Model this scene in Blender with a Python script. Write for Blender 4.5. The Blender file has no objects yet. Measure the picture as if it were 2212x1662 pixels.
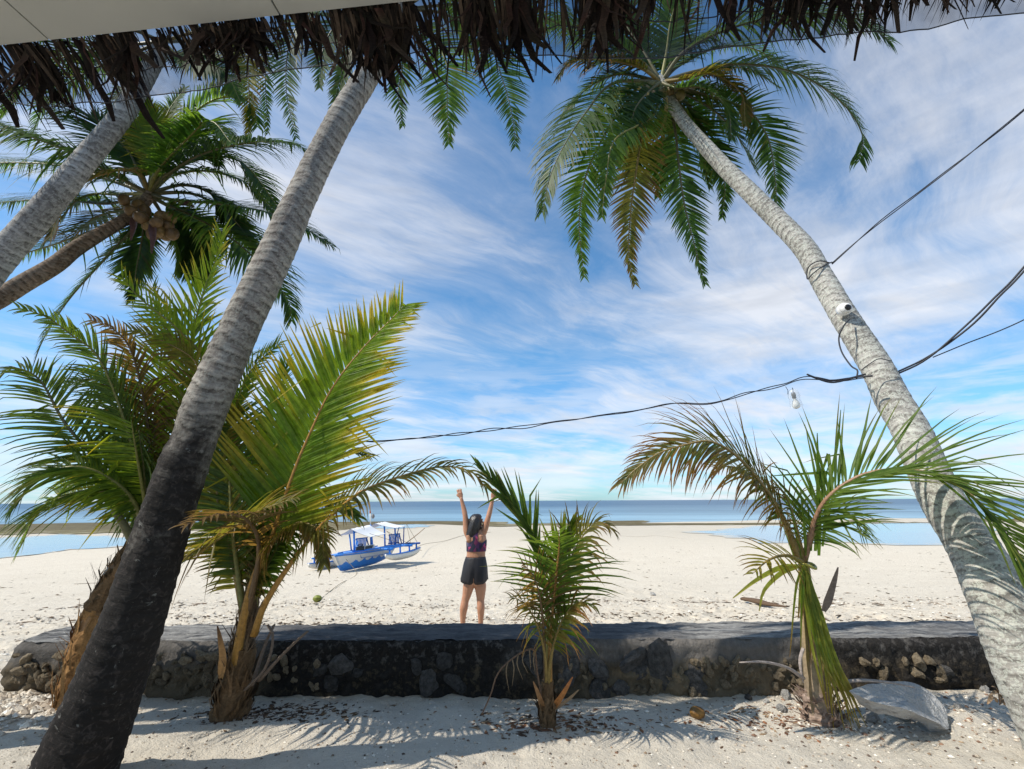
import bpy, bmesh, math, random
import numpy as np
from mathutils import Vector, Matrix, noise

# ------------------------------------------------------------------ camera, sky, sun
SC = bpy.context.scene
COL = SC.collection
TH, ROLL, F = math.radians(13.9), 0.0054, 470.0
CAM = Vector((0, 0, 1.6))
_f = Vector((0, math.cos(TH), math.sin(TH)))
_u0 = Vector((0, -math.sin(TH), math.cos(TH)))
_x0 = Vector((1, 0, 0))
_r = _x0 * math.cos(ROLL) - _u0 * math.sin(ROLL)
_u = _u0 * math.cos(ROLL) + _x0 * math.sin(ROLL)
cd = bpy.data.cameras.new('camera')
cam = bpy.data.objects.new('camera', cd)
COL.objects.link(cam)
cam.matrix_world = Matrix(((_r.x, _u.x, -_f.x, 0), (_r.y, _u.y, -_f.y, 0), (_r.z, _u.z, -_f.z, CAM.z), (0, 0, 0, 1)))
cd.sensor_width = 36
cd.lens = 36 * F / 1024
cd.clip_start, cd.clip_end = 0.05, 30000
SC.camera = cam
SC.render.resolution_x, SC.render.resolution_y = 1024, 769
SC.view_settings.view_transform = 'Standard'
SC.view_settings.look = 'None'
SC.view_settings.exposure = 0.3
SC.view_settings.gamma = 1.0
SC.cycles.transparent_max_bounces = 24
SC.cycles.max_bounces = 8

SUN_AZ, SUN_EL = math.radians(108), math.radians(50)      # azimuth: degrees to the left of straight ahead
SD = Vector((-math.sin(SUN_AZ) * math.cos(SUN_EL), math.cos(SUN_AZ) * math.cos(SUN_EL), math.sin(SUN_EL)))
sl = bpy.data.lights.new('sun', 'SUN')
sl.energy = 4.2
sl.angle = math.radians(0.5)
sl.color = (1.0, 0.93, 0.82)
so = bpy.data.objects.new('sun', sl)
so.rotation_euler = SD.to_track_quat('Z', 'Y').to_euler()
so.location = SD * 60
COL.objects.link(so)


class NB:
    """small node-tree writer"""
    def __init__(s, nt):
        s.nt = nt
        nt.nodes.clear()

    def n(s, t, ins=None, **props):
        nd = s.nt.nodes.new(t)
        for k, v in props.items():
            setattr(nd, k, v)
        for k, v in (ins or {}).items():
            s.set(nd.inputs[k], v)
        return nd

    def set(s, sock, v):
        if isinstance(v, bpy.types.NodeSocket):
            s.nt.links.new(v, sock)
        elif v is not None:
            if sock.type == 'RGBA' and len(v) == 3:
                v = (*v, 1)
            sock.default_value = v

    def math(s, op, a, b=None, c=None, clamp=False):
        ins = {0: a}
        if b is not None:
            ins[1] = b
        if c is not None:
            ins[2] = c
        nd = s.n('ShaderNodeMath', ins, operation=op)
        nd.use_clamp = clamp
        return nd.outputs[0]

    def mix(s, f, a, b, blend='MIX'):
        nd = s.n('ShaderNodeMix', {0: f, 6: a, 7: b}, data_type='RGBA', blend_type=blend)
        return nd.outputs[2]

    def ramp(s, f, stops, interp='LINEAR'):
        nd = s.n('ShaderNodeValToRGB', {0: f})
        nd.color_ramp.interpolation = interp
        els = nd.color_ramp.elements
        while len(els) < len(stops):
            els.new(0.5)
        for e, (p, c) in zip(els, stops):
            e.position = p
            e.color = (c, c, c, 1) if isinstance(c, (int, float)) else (*c, 1)
        return nd.outputs[0]

    def noise(s, vec, scale, detail=4, rough=0.55, dist=0.0):
        return s.n('ShaderNodeTexNoise', {'Vector': vec, 'Scale': scale, 'Detail': detail, 'Roughness': rough, 'Distortion': dist}).outputs[0]

    def mapping(s, vec, loc=(0, 0, 0), rot=(0, 0, 0), sc=(1, 1, 1)):
        return s.n('ShaderNodeMapping', {0: vec, 1: loc, 2: rot, 3: sc}).outputs[0]


def world():
    w = bpy.data.worlds.new('World')
    SC.world = w
    w.use_nodes = True
    b = NB(w.node_tree)
    sky = b.n('ShaderNodeTexSky', sky_type='NISHITA')
    sky.sun_disc = False
    sky.sun_elevation = SUN_EL
    sky.sun_rotation = -SUN_AZ
    sky.air_density = 1.0
    sky.dust_density = 0.35
    sky.ozone_density = 3.0
    tc = b.n('ShaderNodeTexCoord').outputs['Generated']
    sep = b.n('ShaderNodeSeparateXYZ', {0: tc})
    x, y, z = sep.outputs
    zz = b.math('ADD', b.math('MAXIMUM', z, 0.0), 0.10)
    pl = b.n('ShaderNodeCombineXYZ', {0: b.math('DIVIDE', x, zz), 1: b.math('DIVIDE', y, zz), 2: 0.0}).outputs[0]
    # cirrus: streaks stretched along one axis, warped
    rot = b.mapping(pl, rot=(0, 0, math.radians(-38)))
    wv = b.n('ShaderNodeTexNoise', {'Vector': rot, 'Scale': 0.9, 'Detail': 3.0}).outputs[1]
    warp = b.n('ShaderNodeVectorMath', {0: rot, 1: b.n('ShaderNodeVectorMath', {0: wv, 1: (0.9, 0.55, 0.0)}, operation='MULTIPLY').outputs[0]}, operation='ADD').outputs[0]
    c1 = b.noise(b.mapping(warp, loc=(3.1, 1.7, 0), sc=(0.55, 1.25, 1)), 1.5, 11, 0.66, 0.35)
    c2 = b.noise(b.mapping(warp, loc=(7.3, 2.2, 0), sc=(0.35, 3.2, 1)), 2.2, 8, 0.68, 0.2)
    cov = b.noise(b.mapping(pl, loc=(1.3, 4.0, 0)), 0.55, 3, 0.5)
    s = b.math('ADD', b.math('MULTIPLY', c1, 0.72), b.math('MULTIPLY', c2, 0.20))
    s = b.math('ADD', s, b.math('MULTIPLY', b.math('SUBTRACT', cov, 0.5), 1.05))
    s = b.math('ADD', s, b.math('MULTIPLY', b.math('SUBTRACT', 0.45, z), 0.10))
    m1 = b.ramp(s, [(0.32, 0.02), (0.42, 0.20), (0.53, 0.60), (0.68, 1.0)])
    # low cumulus bands near the horizon
    az = b.math('ARCTAN2', x, y)
    lowv = b.n('ShaderNodeCombineXYZ', {0: b.math('MULTIPLY', az, 2.2), 1: b.math('MULTIPLY', z, 13.0), 2: 0.3}).outputs[0]
    c3 = b.noise(lowv, 1.9, 7, 0.6, 0.2)
    band = b.ramp(z, [(0.0, 0.35), (0.03, 0.8), (0.12, 1.0), (0.26, 0.35), (0.36, 0.0)])
    m2 = b.math('MULTIPLY', b.ramp(c3, [(0.44, 0.0), (0.58, 0.85), (0.7, 1.0)]), band)
    m = b.math('MULTIPLY', b.math('MAXIMUM', m1, b.math('MULTIPLY', m2, 0.9)), 0.86)
    skyc = b.mix(1.0, sky.outputs[0], (0.82, 1.32, 1.50), 'MULTIPLY')
    hz = b.ramp(z, [(0.0, 1.0), (0.08, 0.85), (0.30, 0.0)])
    skyc = b.mix(hz, skyc, b.mix(1.0, skyc, (0.80, 0.83, 1.0), 'MULTIPLY'))
    bright = b.math('MULTIPLY_ADD', b.math('MINIMUM', b.math('MULTIPLY', z, 1.0), 1.0), -1.6, 8.2)
    cc = b.n('ShaderNodeVectorMath', {0: (0.965, 0.985, 1.04), 3: bright}, operation='SCALE').outputs[0]
    shade = b.ramp(b.noise(lowv, 3.1, 5, 0.5), [(0.35, 0.86), (0.6, 1.0)])
    cc = b.mix(1.0, cc, shade, 'MULTIPLY')
    col = b.mix(m, skyc, cc)
    bg = b.n('ShaderNodeBackground', {0: col, 1: 0.1})
    out = b.n('ShaderNodeOutputWorld', {0: bg.outputs[0]})


world()

# ------------------------------------------------------------------ geometry helpers
K = 1024 / 2212.0
_prof = np.array([(-50, 0), (4.7, 0), (5.0, -.02), (5.2, -.13), (6, -.16), (9, -.36), (14, -.76), (20, -1.15), (30, -1.38), (76, -1.60), (120, -2.2), (400, -6), (30000, -40)], float)
SEA_Z = -1.60


def prof(y):
    return float(np.interp(y, _prof[:, 0], _prof[:, 1]))


def ray(x, y):
    return _f + _r * ((x * K - 512) / F) + _u * ((384.5 - y * K) / F)


def D(x, y, zc):
    """point seen at photo position (x, y) at axial distance zc"""
    return CAM + ray(x, y) * zc


def G(x, y):
    """point on the ground seen at photo position (x, y)"""
    d = ray(x, y)
    t = 0.5
    lo = t
    while t < 4000:
        p = CAM + d * t
        if p.z < prof(p.y):
            break
        lo = t
        t *= 1.03
    hi = t
    for _ in range(40):
        mid = (lo + hi) / 2
        p = CAM + d * mid
        if p.z < prof(p.y):
            hi = mid
        else:
            lo = mid
    return CAM + d * hi


def atY(x, y, Y):
    d = ray(x, y)
    return CAM + d * (Y / d.y)


def V(*a):
    return Vector(a)


def nz(p, s=1.0, seed=0.0):
    return noise.noise(Vector((p[0] * s + seed, p[1] * s - seed * .7, p[2] * s + seed * 1.3)))


def catmull(pts, n):
    P_ = [Vector(p) for p in pts]
    if len(P_) == 2:
        P_ = [P_[0], (P_[0] + P_[1]) / 2, P_[1]]
    ext = [P_[0] * 2 - P_[1]] + P_ + [P_[-1] * 2 - P_[-2]]
    fine = []
    for i in range(1, len(ext) - 2):
        a, b, c, d = ext[i - 1], ext[i], ext[i + 1], ext[i + 2]
        for k in range(12):
            t = k / 12
            fine.append(0.5 * ((2 * b) + (c - a) * t + (2 * a - 5 * b + 4 * c - d) * t * t + (3 * b - a - 3 * c + d) * t ** 3))
    fine.append(P_[-1])
    ls = [0]
    for i in range(1, len(fine)):
        ls.append(ls[-1] + (fine[i] - fine[i - 1]).length)
    out, j = [], 0
    for i in range(n):
        t = ls[-1] * i / (n - 1)
        while j < len(ls) - 2 and ls[j + 1] < t:
            j += 1
        w = (t - ls[j]) / max(ls[j + 1] - ls[j], 1e-9)
        out.append(fine[j].lerp(fine[j + 1], w))
    return out, ls[-1]


def interp_list(vals, t):
    x = t * (len(vals) - 1)
    i = min(int(x), len(vals) - 2)
    return vals[i] + (vals[i + 1] - vals[i]) * (x - i)


def wloc(o):
    v = Vector((0, 0, 0))
    while o is not None:
        v += o.location
        o = o.parent
    return v


class MB:
    """collects vertices and faces, then links them as ONE mesh object"""
    def __init__(s):
        s.v, s.f, s.c, s.uv = [], [], [], {}

    def add(s, verts, faces, cols=None):
        o = len(s.v)
        s.v += [tuple(p) for p in verts]
        s.f += [tuple(i + o for i in f) for f in faces]
        s.c += cols if cols is not None else [(1, 1, 1)] * len(verts)
        return o

    def box(s, c, size, rot=None, taper=1.0):
        hx, hy, hz = (q / 2 for q in size)
        pts = []
        for z in (-hz, hz):
            k = taper if z > 0 else 1
            for x, y in ((-hx, -hy), (hx, -hy), (hx, hy), (-hx, hy)):
                p = Vector((x * k, y * k, z))
                if rot is not None:
                    p = rot @ p
                pts.append(Vector(c) + p)
        s.add(pts, [(3, 2, 1, 0), (4, 5, 6, 7), (0, 1, 5, 4), (1, 2, 6, 5), (2, 3, 7, 6), (3, 0, 4, 7)])

    def tube(s, pts, radii, sides=6, n=None, cap=True, col=None, flat=1.0):
        if n:
            r0 = list(radii) if hasattr(radii, '__len__') else [radii, radii]
            pts, _ = catmull(pts, n)
            radii = [interp_list(r0, i / (n - 1)) for i in range(n)]
        pts = [Vector(p) for p in pts]
        if not hasattr(radii, '__len__'):
            radii = [radii] * len(pts)
        T0 = (pts[1] - pts[0]).normalized()
        ax = Vector((0, 0, 1)) if abs(T0.z) < 0.9 else Vector((1, 0, 0))
        u = T0.cross(ax).normalized()
        verts, faces, cols = [], [], []
        for i, p in enumerate(pts):
            T = (pts[min(i + 1, len(pts) - 1)] - pts[max(i - 1, 0)]).normalized()
            u = (u - T * u.dot(T)).normalized()
            w = T.cross(u)
            for k in range(sides):
                a = 2 * math.pi * k / sides
                verts.append(p + (u * math.cos(a) + w * math.sin(a) * flat) * radii[i])
                cols.append(col(i / (len(pts) - 1)) if callable(col) else (col or (1, 1, 1)))
        for i in range(len(pts) - 1):
            for k in range(sides):
                a, b = i * sides + k, i * sides + (k + 1) % sides
                faces.append((a, b, b + sides, a + sides))
        if cap:
            faces.append(tuple(reversed(range(sides))))
            faces.append(tuple(range((len(pts) - 1) * sides, len(pts) * sides)))
        s.add(verts, faces, cols)

    def loft(s, rings, cap=True):
        n = len(rings[0])
        verts = [p for r in rings for p in r]
        faces = []
        for i in range(len(rings) - 1):
            for k in range(n):
                a, b = i * n + k, i * n + (k + 1) % n
                faces.append((a, b, b + n, a + n))
        if cap:
            faces.append(tuple(reversed(range(n))))
            faces.append(tuple(range((len(rings) - 1) * n, len(rings) * n)))
        s.add(verts, faces)

    def mesh(s, name, m, off=(0, 0, 0), smooth=True):
        me = bpy.data.meshes.new(name)
        vv = np.array(s.v, dtype=np.float64).reshape(-1, 3) - np.array(off)
        me.from_pydata(vv.tolist(), [], s.f)
        at = me.color_attributes.new('Col', 'FLOAT_COLOR', 'POINT')
        cc = np.ones((len(s.v), 4), dtype=np.float32)
        cc[:, :3] = np.array(s.c, dtype=np.float32)
        at.data.foreach_set('color', cc.ravel())
        if m:
            me.materials.append(m)
        if smooth:
            me.polygons.foreach_set('use_smooth', [True] * len(me.polygons))
        me.update()
        return me

    def build(s, name, m, parent=None, local=False, smooth=True, kind=None):
        off = (0, 0, 0) if (local or parent is None) else tuple(wloc(parent))
        me = s.mesh(name, m, off, smooth)
        o = bpy.data.objects.new(name, me)
        COL.objects.link(o)
        if parent is not None:
            o.parent = parent
        if kind:
            o['kind'] = kind
        return o


def tag(o, label, cat, group=None, kind=None):
    o['label'] = label
    o['category'] = cat
    if group:
        o['group'] = group
    if kind:
        o['kind'] = kind
    return o


def thing(name, label, cat, loc, rot=None, group=None):
    o = bpy.data.objects.new(name, None)
    o.empty_display_size = 0.2
    o.location = loc
    if rot is not None:
        o.rotation_euler = rot
    COL.objects.link(o)
    return tag(o, label, cat, group)


# ------------------------------------------------------------------ materials
def new_mat(name):
    m = bpy.data.materials.new(name)
    m.use_nodes = True
    return m, NB(m.node_tree)


def finish(b, shader, bump=None):
    b.n('ShaderNodeOutputMaterial', {0: shader})


def pbr(b, col, rough=0.6, bump=None, bstr=0.3, bdist=0.02, spec=0.4, metal=0.0, **extra):
    ins = {'Base Color': col, 'Roughness': rough, 'Specular IOR Level': spec, 'Metallic': metal}
    ins.update(extra)
    if bump is not None:
        ins['Normal'] = b.n('ShaderNodeBump', {'Strength': bstr, 'Distance': bdist, 'Height': bump}).outputs[0]
    return b.n('ShaderNodeBsdfPrincipled', ins).outputs[0]


def simple(name, col, rough=0.5, spec=0.4, nscale=8, var=0.25, metal=0.0, bstr=0.15):
    m, b = new_mat(name)
    tc = b.n('ShaderNodeTexCoord').outputs['Object']
    nf = b.noise(tc, nscale, 6, 0.6)
    c = b.mix(nf, tuple(q * (1 - var) for q in col), tuple(min(1, q * (1 + var)) for q in col))
    finish(b, pbr(b, c, rough, nf, bstr, 0.01, spec, metal))
    return m


def leaf_mat(name, tr=0.5, rough=0.48):
    m, b = new_mat(name)
    at = b.n('ShaderNodeAttribute', attribute_name='Col').outputs[0]
    geo = b.n('ShaderNodeNewGeometry')
    nf = b.noise(geo.outputs['Position'], 22, 3, 0.6)
    c = b.mix(1.0, at, b.ramp(nf, [(0.3, 0.75), (0.7, 1.2)]), 'MULTIPLY')
    p = pbr(b, c, rough, None, spec=0.3)
    t = b.n('ShaderNodeBsdfTranslucent', {0: b.mix(1.0, c, (2.4, 2.2, 0.9), 'MULTIPLY')}).outputs[0]
    finish(b, b.n('ShaderNodeMixShader', {0: tr, 1: p, 2: t}).outputs[0])
    return m


def attr_mat(name, rough=0.65, nscale=30, bstr=0.3, spec=0.3):
    m, b = new_mat(name)
    at = b.n('ShaderNodeAttribute', attribute_name='Col').outputs[0]
    tc = b.n('ShaderNodeTexCoord').outputs['Object']
    nf = b.noise(tc, nscale, 5, 0.6)
    c = b.mix(1.0, at, b.ramp(nf, [(0.25, 0.6), (0.75, 1.35)]), 'MULTIPLY')
    finish(b, pbr(b, c, rough, nf, bstr, 0.01, spec))
    return m


def bark_mat(name, c_dark, c_light, lichen=(0.5, 0.52, 0.46), lich=0.5, mould=None):
    """mould = (metres from base where black growth fades out)"""
    m, b = new_mat(name)
    uv = b.n('ShaderNodeUVMap').outputs[0]
    tc = b.n('ShaderNodeTexCoord').outputs['Object']
    sep = b.n('ShaderNodeSeparateXYZ', {0: uv})
    v = sep.outputs[1]
    fib = b.noise(b.mapping(uv, sc=(1.0, 0.22, 1)), 60, 4, 0.7)
    ring = b.noise(b.mapping(uv, sc=(0.12, 1, 1)), 34, 5, 0.7, 0.6)
    big = b.noise(tc, 3.5, 5, 0.6)
    scar = b.n('ShaderNodeAttribute', attribute_name='ring').outputs[2]
    sv = b.math('ADD', scar, b.math('MULTIPLY', b.math('SUBTRACT', fib, 0.5), 0.35))
    c = b.mix(b.ramp(ring, [(0.35, 0.0), (0.62, 1.0)]), c_dark, c_light)
    c = b.mix(b.ramp(sv, [(0.0, 0.2), (0.12, 0.95), (0.32, 0.0)]), c, tuple(min(1, q * 1.25) for q in c_light))
    c = b.mix(b.ramp(sv, [(0.62, 0.0), (0.95, 0.9)]), c, tuple(q * 0.35 for q in c_dark))
    c = b.mix(b.ramp(big, [(0.40, 0.0), (0.62, 0.6)]), c, tuple(q * 0.55 for q in c_dark))
    c = b.mix(b.ramp(fib, [(0.45, 0.0), (0.75, 0.35)]), c, tuple(q * 0.4 for q in c_dark))
    ln = b.noise(tc, 24, 6, 0.62, 1.2)
    ln2 = b.noise(tc, 55, 4, 0.6, 0.5)
    lm = b.ramp(b.math('MULTIPLY_ADD', ln2, 0.35, b.math('MULTIPLY', ln, 0.65)), [(0.50, 0.0), (0.545, lich), (0.60, lich * 0.35), (0.66, lich)])
    c = b.mix(lm, c, lichen)
    if mould:
        e = b.math('MULTIPLY_ADD', b.math('SUBTRACT', b.noise(tc, 2.2, 6, 0.62, 0.5), 0.5), 4.2, v)
        mk = b.ramp(b.math('DIVIDE', e, mould * 1.45), [(0.0, 1.0), (0.55, 0.96), (0.72, 0.45), (0.95, 0.0)])
        c = b.mix(mk, c, b.mix(b.ramp(ln, [(0.52, 0.0), (0.68, 1.0)]), (0.012, 0.010, 0.009), (0.05, 0.04, 0.036)))
    if mould:
        c = b.mix(b.ramp(b.noise(tc, 11, 5, 0.6, 0.8), [(0.64, 0.0), (0.67, 0.55)]), c, (0.24, 0.235, 0.21))
    h = b.math('ADD', b.math('MULTIPLY', ring, 0.8), b.math('MULTIPLY', fib, 0.4))
    finish(b, pbr(b, c, 0.85, h, 0.6, 0.02, 0.2))
    return m


M = {}
M['leaf'] = leaf_mat('palm_leaf')
M['stem'] = attr_mat('petiole', 0.45, 40, 0.2, 0.4)
M['fibre'] = attr_mat('dry_fibre', 0.9, 60, 0.6, 0.1)
M['bark_big'] = bark_mat('bark_mouldy', (0.17, 0.145, 0.125), (0.38, 0.345, 0.30), (0.46, 0.46, 0.40), 0.4, 2.35)
M['bark_pale'] = bark_mat('bark_pale_lichen', (0.29, 0.27, 0.24), (0.46, 0.44, 0.40), (0.60, 0.62, 0.54), 0.7)
M['bark_grey'] = bark_mat('bark_grey', (0.20, 0.185, 0.17), (0.44, 0.42, 0.39), (0.5, 0.5, 0.46), 0.5)
M['bark_brown'] = bark_mat('bark_brown', (0.13, 0.09, 0.06), (0.30, 0.22, 0.16), (0.36, 0.33, 0.27), 0.3)
M['wire'] = simple('black_cable', (0.02, 0.022, 0.03), 0.5)
M['black'] = simple('black_plastic', (0.015, 0.015, 0.016), 0.35)
M['white'] = simple('white_plastic', (0.78, 0.77, 0.74), 0.3, 0.5, 5, 0.06)
M['boat_blue'] = simple('blue_boat_paint', (0.03, 0.20, 0.62), 0.4, 0.4, 14, 0.35)
M['boat_white'] = simple('white_boat_paint', (0.68, 0.67, 0.62), 0.45, 0.4, 9, 0.12)
M['dark_blue'] = simple('weathered_blue_paint', (0.02, 0.08, 0.32), 0.5, 0.4, 14, 0.4)
M['canvas'] = simple('white_canvas', (0.74, 0.75, 0.76), 0.8, 0.2, 6, 0.08)
M['rope'] = simple('hemp_rope', (0.22, 0.18, 0.12), 0.9, 0.1, 30, 0.3)
M['bamboo'] = simple('dry_bamboo', (0.25, 0.16, 0.09), 0.6, 0.3, 20, 0.35)
M['thatch'] = attr_mat('dry_thatch', 0.85, 45, 0.5, 0.15)
M['soffit'] = None


def soffit_mat():
    m, b = new_mat('painted_soffit')
    tc = b.n('ShaderNodeTexCoord').outputs['Object']
    n1 = b.noise(tc, 2.2, 5, 0.6)
    n2 = b.noise(tc, 60, 3, 0.6)
    c = b.mix(n1, (0.46, 0.45, 0.40), (0.54, 0.53, 0.48))
    c = b.mix(b.ramp(n2, [(0.70, 0.0), (0.78, 0.5)]), c, (0.30, 0.27, 0.21))
    finish(b, pbr(b, c, 0.75, n2, 0.08, 0.003, 0.25))
    return m


def sand_mat():
    m, b = new_mat('coral_sand')
    geo = b.n('ShaderNodeNewGeometry')
    p = geo.outputs['Position']
    sep = b.n('ShaderNodeSeparateXYZ', {0: p})
    Y = sep.outputs[1]
    n1 = b.noise(p, 0.7, 5, 0.6)
    n2 = b.noise(p, 9, 6, 0.65)
    n3 = b.noise(p, 85, 4, 0.7)
    c = b.mix(n1, (0.60, 0.53, 0.42), (0.75, 0.68, 0.56))
    c = b.mix(b.ramp(n2, [(0.35, 0.5), (0.6, 0.0)]), c, (0.52, 0.45, 0.35))
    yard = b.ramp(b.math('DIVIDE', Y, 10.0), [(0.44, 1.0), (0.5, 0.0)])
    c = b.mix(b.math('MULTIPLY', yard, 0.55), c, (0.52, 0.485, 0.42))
    c = b.mix(b.ramp(n3, [(0.60, 0.0), (0.72, 0.55)]), c, (0.16, 0.13, 0.10))
    c = b.mix(b.ramp(n3, [(0.30, 0.45), (0.40, 0.0)]), c, (0.80, 0.75, 0.67))
    # wrack and weed fragments in long lines along the shore
    w = b.noise(b.mapping(p, sc=(0.45, 3.0, 1)), 3.2, 7, 0.72, 0.4)
    wm = b.ramp(w, [(0.60, 0.0), (0.68, 0.75)])
    band = b.ramp(b.math('DIVIDE', Y, 100.0), [(0.05, 0.0), (0.065, 0.30), (0.085, 1.0), (0.115, 0.85), (0.14, 0.14), (0.35, 0.10), (0.6, 0.5)])
    c = b.mix(b.math('MULTIPLY', wm, band), c, (0.13, 0.09, 0.06))
    # damp tidal flat
    wet = b.ramp(b.math('ADD', b.math('DIVIDE', Y, 100.0), b.math('MULTIPLY', b.math('SUBTRACT', n1, 0.5), 0.15)), [(0.28, 0.0), (0.46, 1.0)])
    c = b.mix(b.math('MULTIPLY', wet, 0.35), c, (0.36, 0.33, 0.27))
    h = b.math('ADD', b.math('MULTIPLY', n2, 0.9), b.math('MULTIPLY', n3, 0.3))
    finish(b, pbr(b, c, 0.9, h, 1.0, 0.045, 0.15))
    return m


def water_mat(name, deep, shallow, y0, y1, rough=0.06, wave=0.25, sc=(0.25, 1.2, 1)):
    m, b = new_mat(name)
    p = b.n('ShaderNodeNewGeometry').outputs['Position']
    Y = b.n('ShaderNodeSeparateXYZ', {0: p}).outputs[1]
    nf = b.noise(b.mapping(p, sc=(0.02, 0.05, 1)), 1.0, 5, 0.6)
    t = b.math('DIVIDE', b.math('SUBTRACT', b.math('MULTIPLY_ADD', b.math('SUBTRACT', nf, 0.5), (y1 - y0) * 0.5, Y), y0), y1 - y0, clamp=True)
    c = b.ramp(t, [(0.0, shallow), (0.25, tuple(0.5 * (a + q) for a, q in zip(shallow, deep))), (1.0, deep)])
    w = b.noise(b.mapping(p, sc=sc), 2.0, 6, 0.6)
    if name != 'sea_water':
        at = b.n('ShaderNodeSeparateColor', {0: b.n('ShaderNodeAttribute', attribute_name='Col').outputs[0]}).outputs[0]
        ef = b.math('MULTIPLY_ADD', b.math('SUBTRACT', b.noise(b.mapping(p, sc=(0.25, 1.3, 1)), 1.1, 6, 0.7), 0.5), 0.9, at)
        k = b.ramp(ef, [(-0.0, 0.0), (0.08, 1.0)])
        sand = pbr(b, b.mix(w, (0.44, 0.40, 0.32), (0.58, 0.53, 0.44)), 0.7)
        finish(b, b.n('ShaderNodeMixShader', {0: k, 1: sand, 2: pbr(b, c, rough, w, wave, 0.12, 0.5, **{'IOR': 1.33})}).outputs[0])
        return m
    st = b.noise(b.mapping(p, sc=(0.012, 0.10, 1)), 1.0, 6, 0.7)
    c = b.mix(b.ramp(st, [(0.45, 0.0), (0.62, 0.55)]), c, tuple(0.45 * q for q in deep))
    c = b.mix(b.ramp(st, [(0.32, 0.45), (0.42, 0.0)]), c, (0.30, 0.44, 0.54))
    finish(b, pbr(b, c, rough, w, wave, 0.12, 0.5, **{'IOR': 1.33}))
    return m


def weed_mat():
    m, b = new_mat('sea_grass_flat')
    p = b.n('ShaderNodeNewGeometry').outputs['Position']
    n1 = b.noise(b.mapping(p, sc=(0.35, 1.0, 1)), 1.6, 7, 0.7)
    at = b.n('ShaderNodeSeparateColor', {0: b.n('ShaderNodeAttribute', attribute_name='Col').outputs[0]}).outputs[0]
    c = b.ramp(b.math('SUBTRACT', b.math('ADD', n1, 0.10), b.math('MULTIPLY', b.ramp(at, [(0.0, 0.0), (0.45, 1.0)]), 0.16)), [(0.3, (0.075, 0.055, 0.022)), (0.5, (0.14, 0.11, 0.045)), (0.62, (0.20, 0.17, 0.08)), (0.72, (0.58, 0.53, 0.44))])
    finish(b, pbr(b, c, 0.75, n1, 0.8, 0.08, 0.25))
    return m


def wall_mat(name, top=False):
    m, b = new_mat(name)
    p = b.n('ShaderNodeNewGeometry').outputs['Position']
    sep = b.n('ShaderNodeSeparateXYZ', {0: p})
    X, Z = sep.outputs[0], sep.outputs[2]
    n1 = b.noise(p, 2.6, 6, 0.62)
    n2 = b.noise(p, 14, 6, 0.7)
    n3 = b.noise(b.mapping(p, sc=(1, 1, 0.35)), 26, 5, 0.7, 0.5)
    if top:
        n4 = b.noise(b.mapping(p, sc=(.35, 1.6, 1)), 9, 6, 0.72, 0.6)
        c = b.mix(b.ramp(n4, [(0.36, 0.0), (0.66, 1.0)]), (0.05, 0.05, 0.052), (0.36, 0.35, 0.325))
        c = b.mix(b.ramp(n2, [(0.56, 0.0), (0.70, 0.7)]), c, (0.48, 0.465, 0.43))
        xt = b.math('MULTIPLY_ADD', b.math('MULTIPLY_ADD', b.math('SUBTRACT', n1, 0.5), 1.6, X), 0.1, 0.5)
        crown_shade = b.ramp(xt, [(0.22, 0.10), (0.30, 0.85), (0.60, 0.85), (0.68, 0.15), (0.9, 0.3)])  # palm-crown shade painted into the coping colour along the middle stretch
        c = b.mix(crown_shade, c, b.mix(n4, (0.022, 0.022, 0.025), (0.10, 0.10, 0.105)))
        finish(b, pbr(b, c, 0.9, n3, 0.6, 0.02, 0.15))
        return m
    black = b.mix(b.ramp(n2, [(0.45, 0.0), (0.8, 1.0)]), (0.009, 0.0085, 0.0085), (0.05, 0.045, 0.04))
    tan = b.mix(n2, (0.10, 0.075, 0.045), (0.30, 0.245, 0.165))
    grey = b.mix(n3, (0.12, 0.11, 0.10), (0.30, 0.28, 0.26))
    # cement band on top, rubble below; black growth, plus palm shade painted into the middle stretch
    zz = b.math('MULTIPLY_ADD', b.math('SUBTRACT', n2, 0.5), 0.14, Z)
    rub = b.ramp(zz, [(0.20, 1.0), (0.29, 0.0)])
    c = b.mix(rub, grey, tan)
    xm = b.math('MULTIPLY_ADD', b.math('SUBTRACT', n1, 0.5), 1.6, X)
    xr = b.math('MULTIPLY_ADD', xm, 0.1, 0.5)
    mould = b.ramp(xr, [(0.14, 0.55), (0.25, 0.45), (0.31, 1.0), (0.50, 1.0), (0.56, 0.60), (0.62, 0.25), (0.74, 0.35), (0.78, 0.95), (0.95, 1.0)])  # growth and painted palm shade together, weaker on the sunlit stretch
    mould = b.math('MULTIPLY', mould, b.ramp(n2, [(0.28, 0.35), (0.5, 1.0)]))
    c = b.mix(mould, c, black)
    finish(b, pbr(b, c, 0.93, b.math('ADD', n2, b.math('MULTIPLY', n3, 0.5)), 0.9, 0.03, 0.12))
    return m


def stone_mat(name, lo, hi):
    m, b = new_mat(name)
    tc = b.n('ShaderNodeTexCoord').outputs['Object']
    oi = b.n('ShaderNodeObjectInfo').outputs['Random']
    n1 = b.noise(tc, 2.5, 6, 0.7)
    n2 = b.noise(tc, 9, 5, 0.7)
    c = b.mix(b.ramp(n1, [(0.3, 0.0), (0.7, 1.0)]), lo, hi)
    c = b.mix(b.ramp(n2, [(0.58, 0.0), (0.72, 0.7)]), c, tuple(q * 0.3 for q in lo))
    c = b.mix(1.0, c, b.ramp(oi, [(0.0, 0.6), (1.0, 1.15)]), 'MULTIPLY')
    finish(b, pbr(b, c, 0.92, b.math('ADD', n1, n2), 0.7, 0.12, 0.15))
    return m


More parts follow.
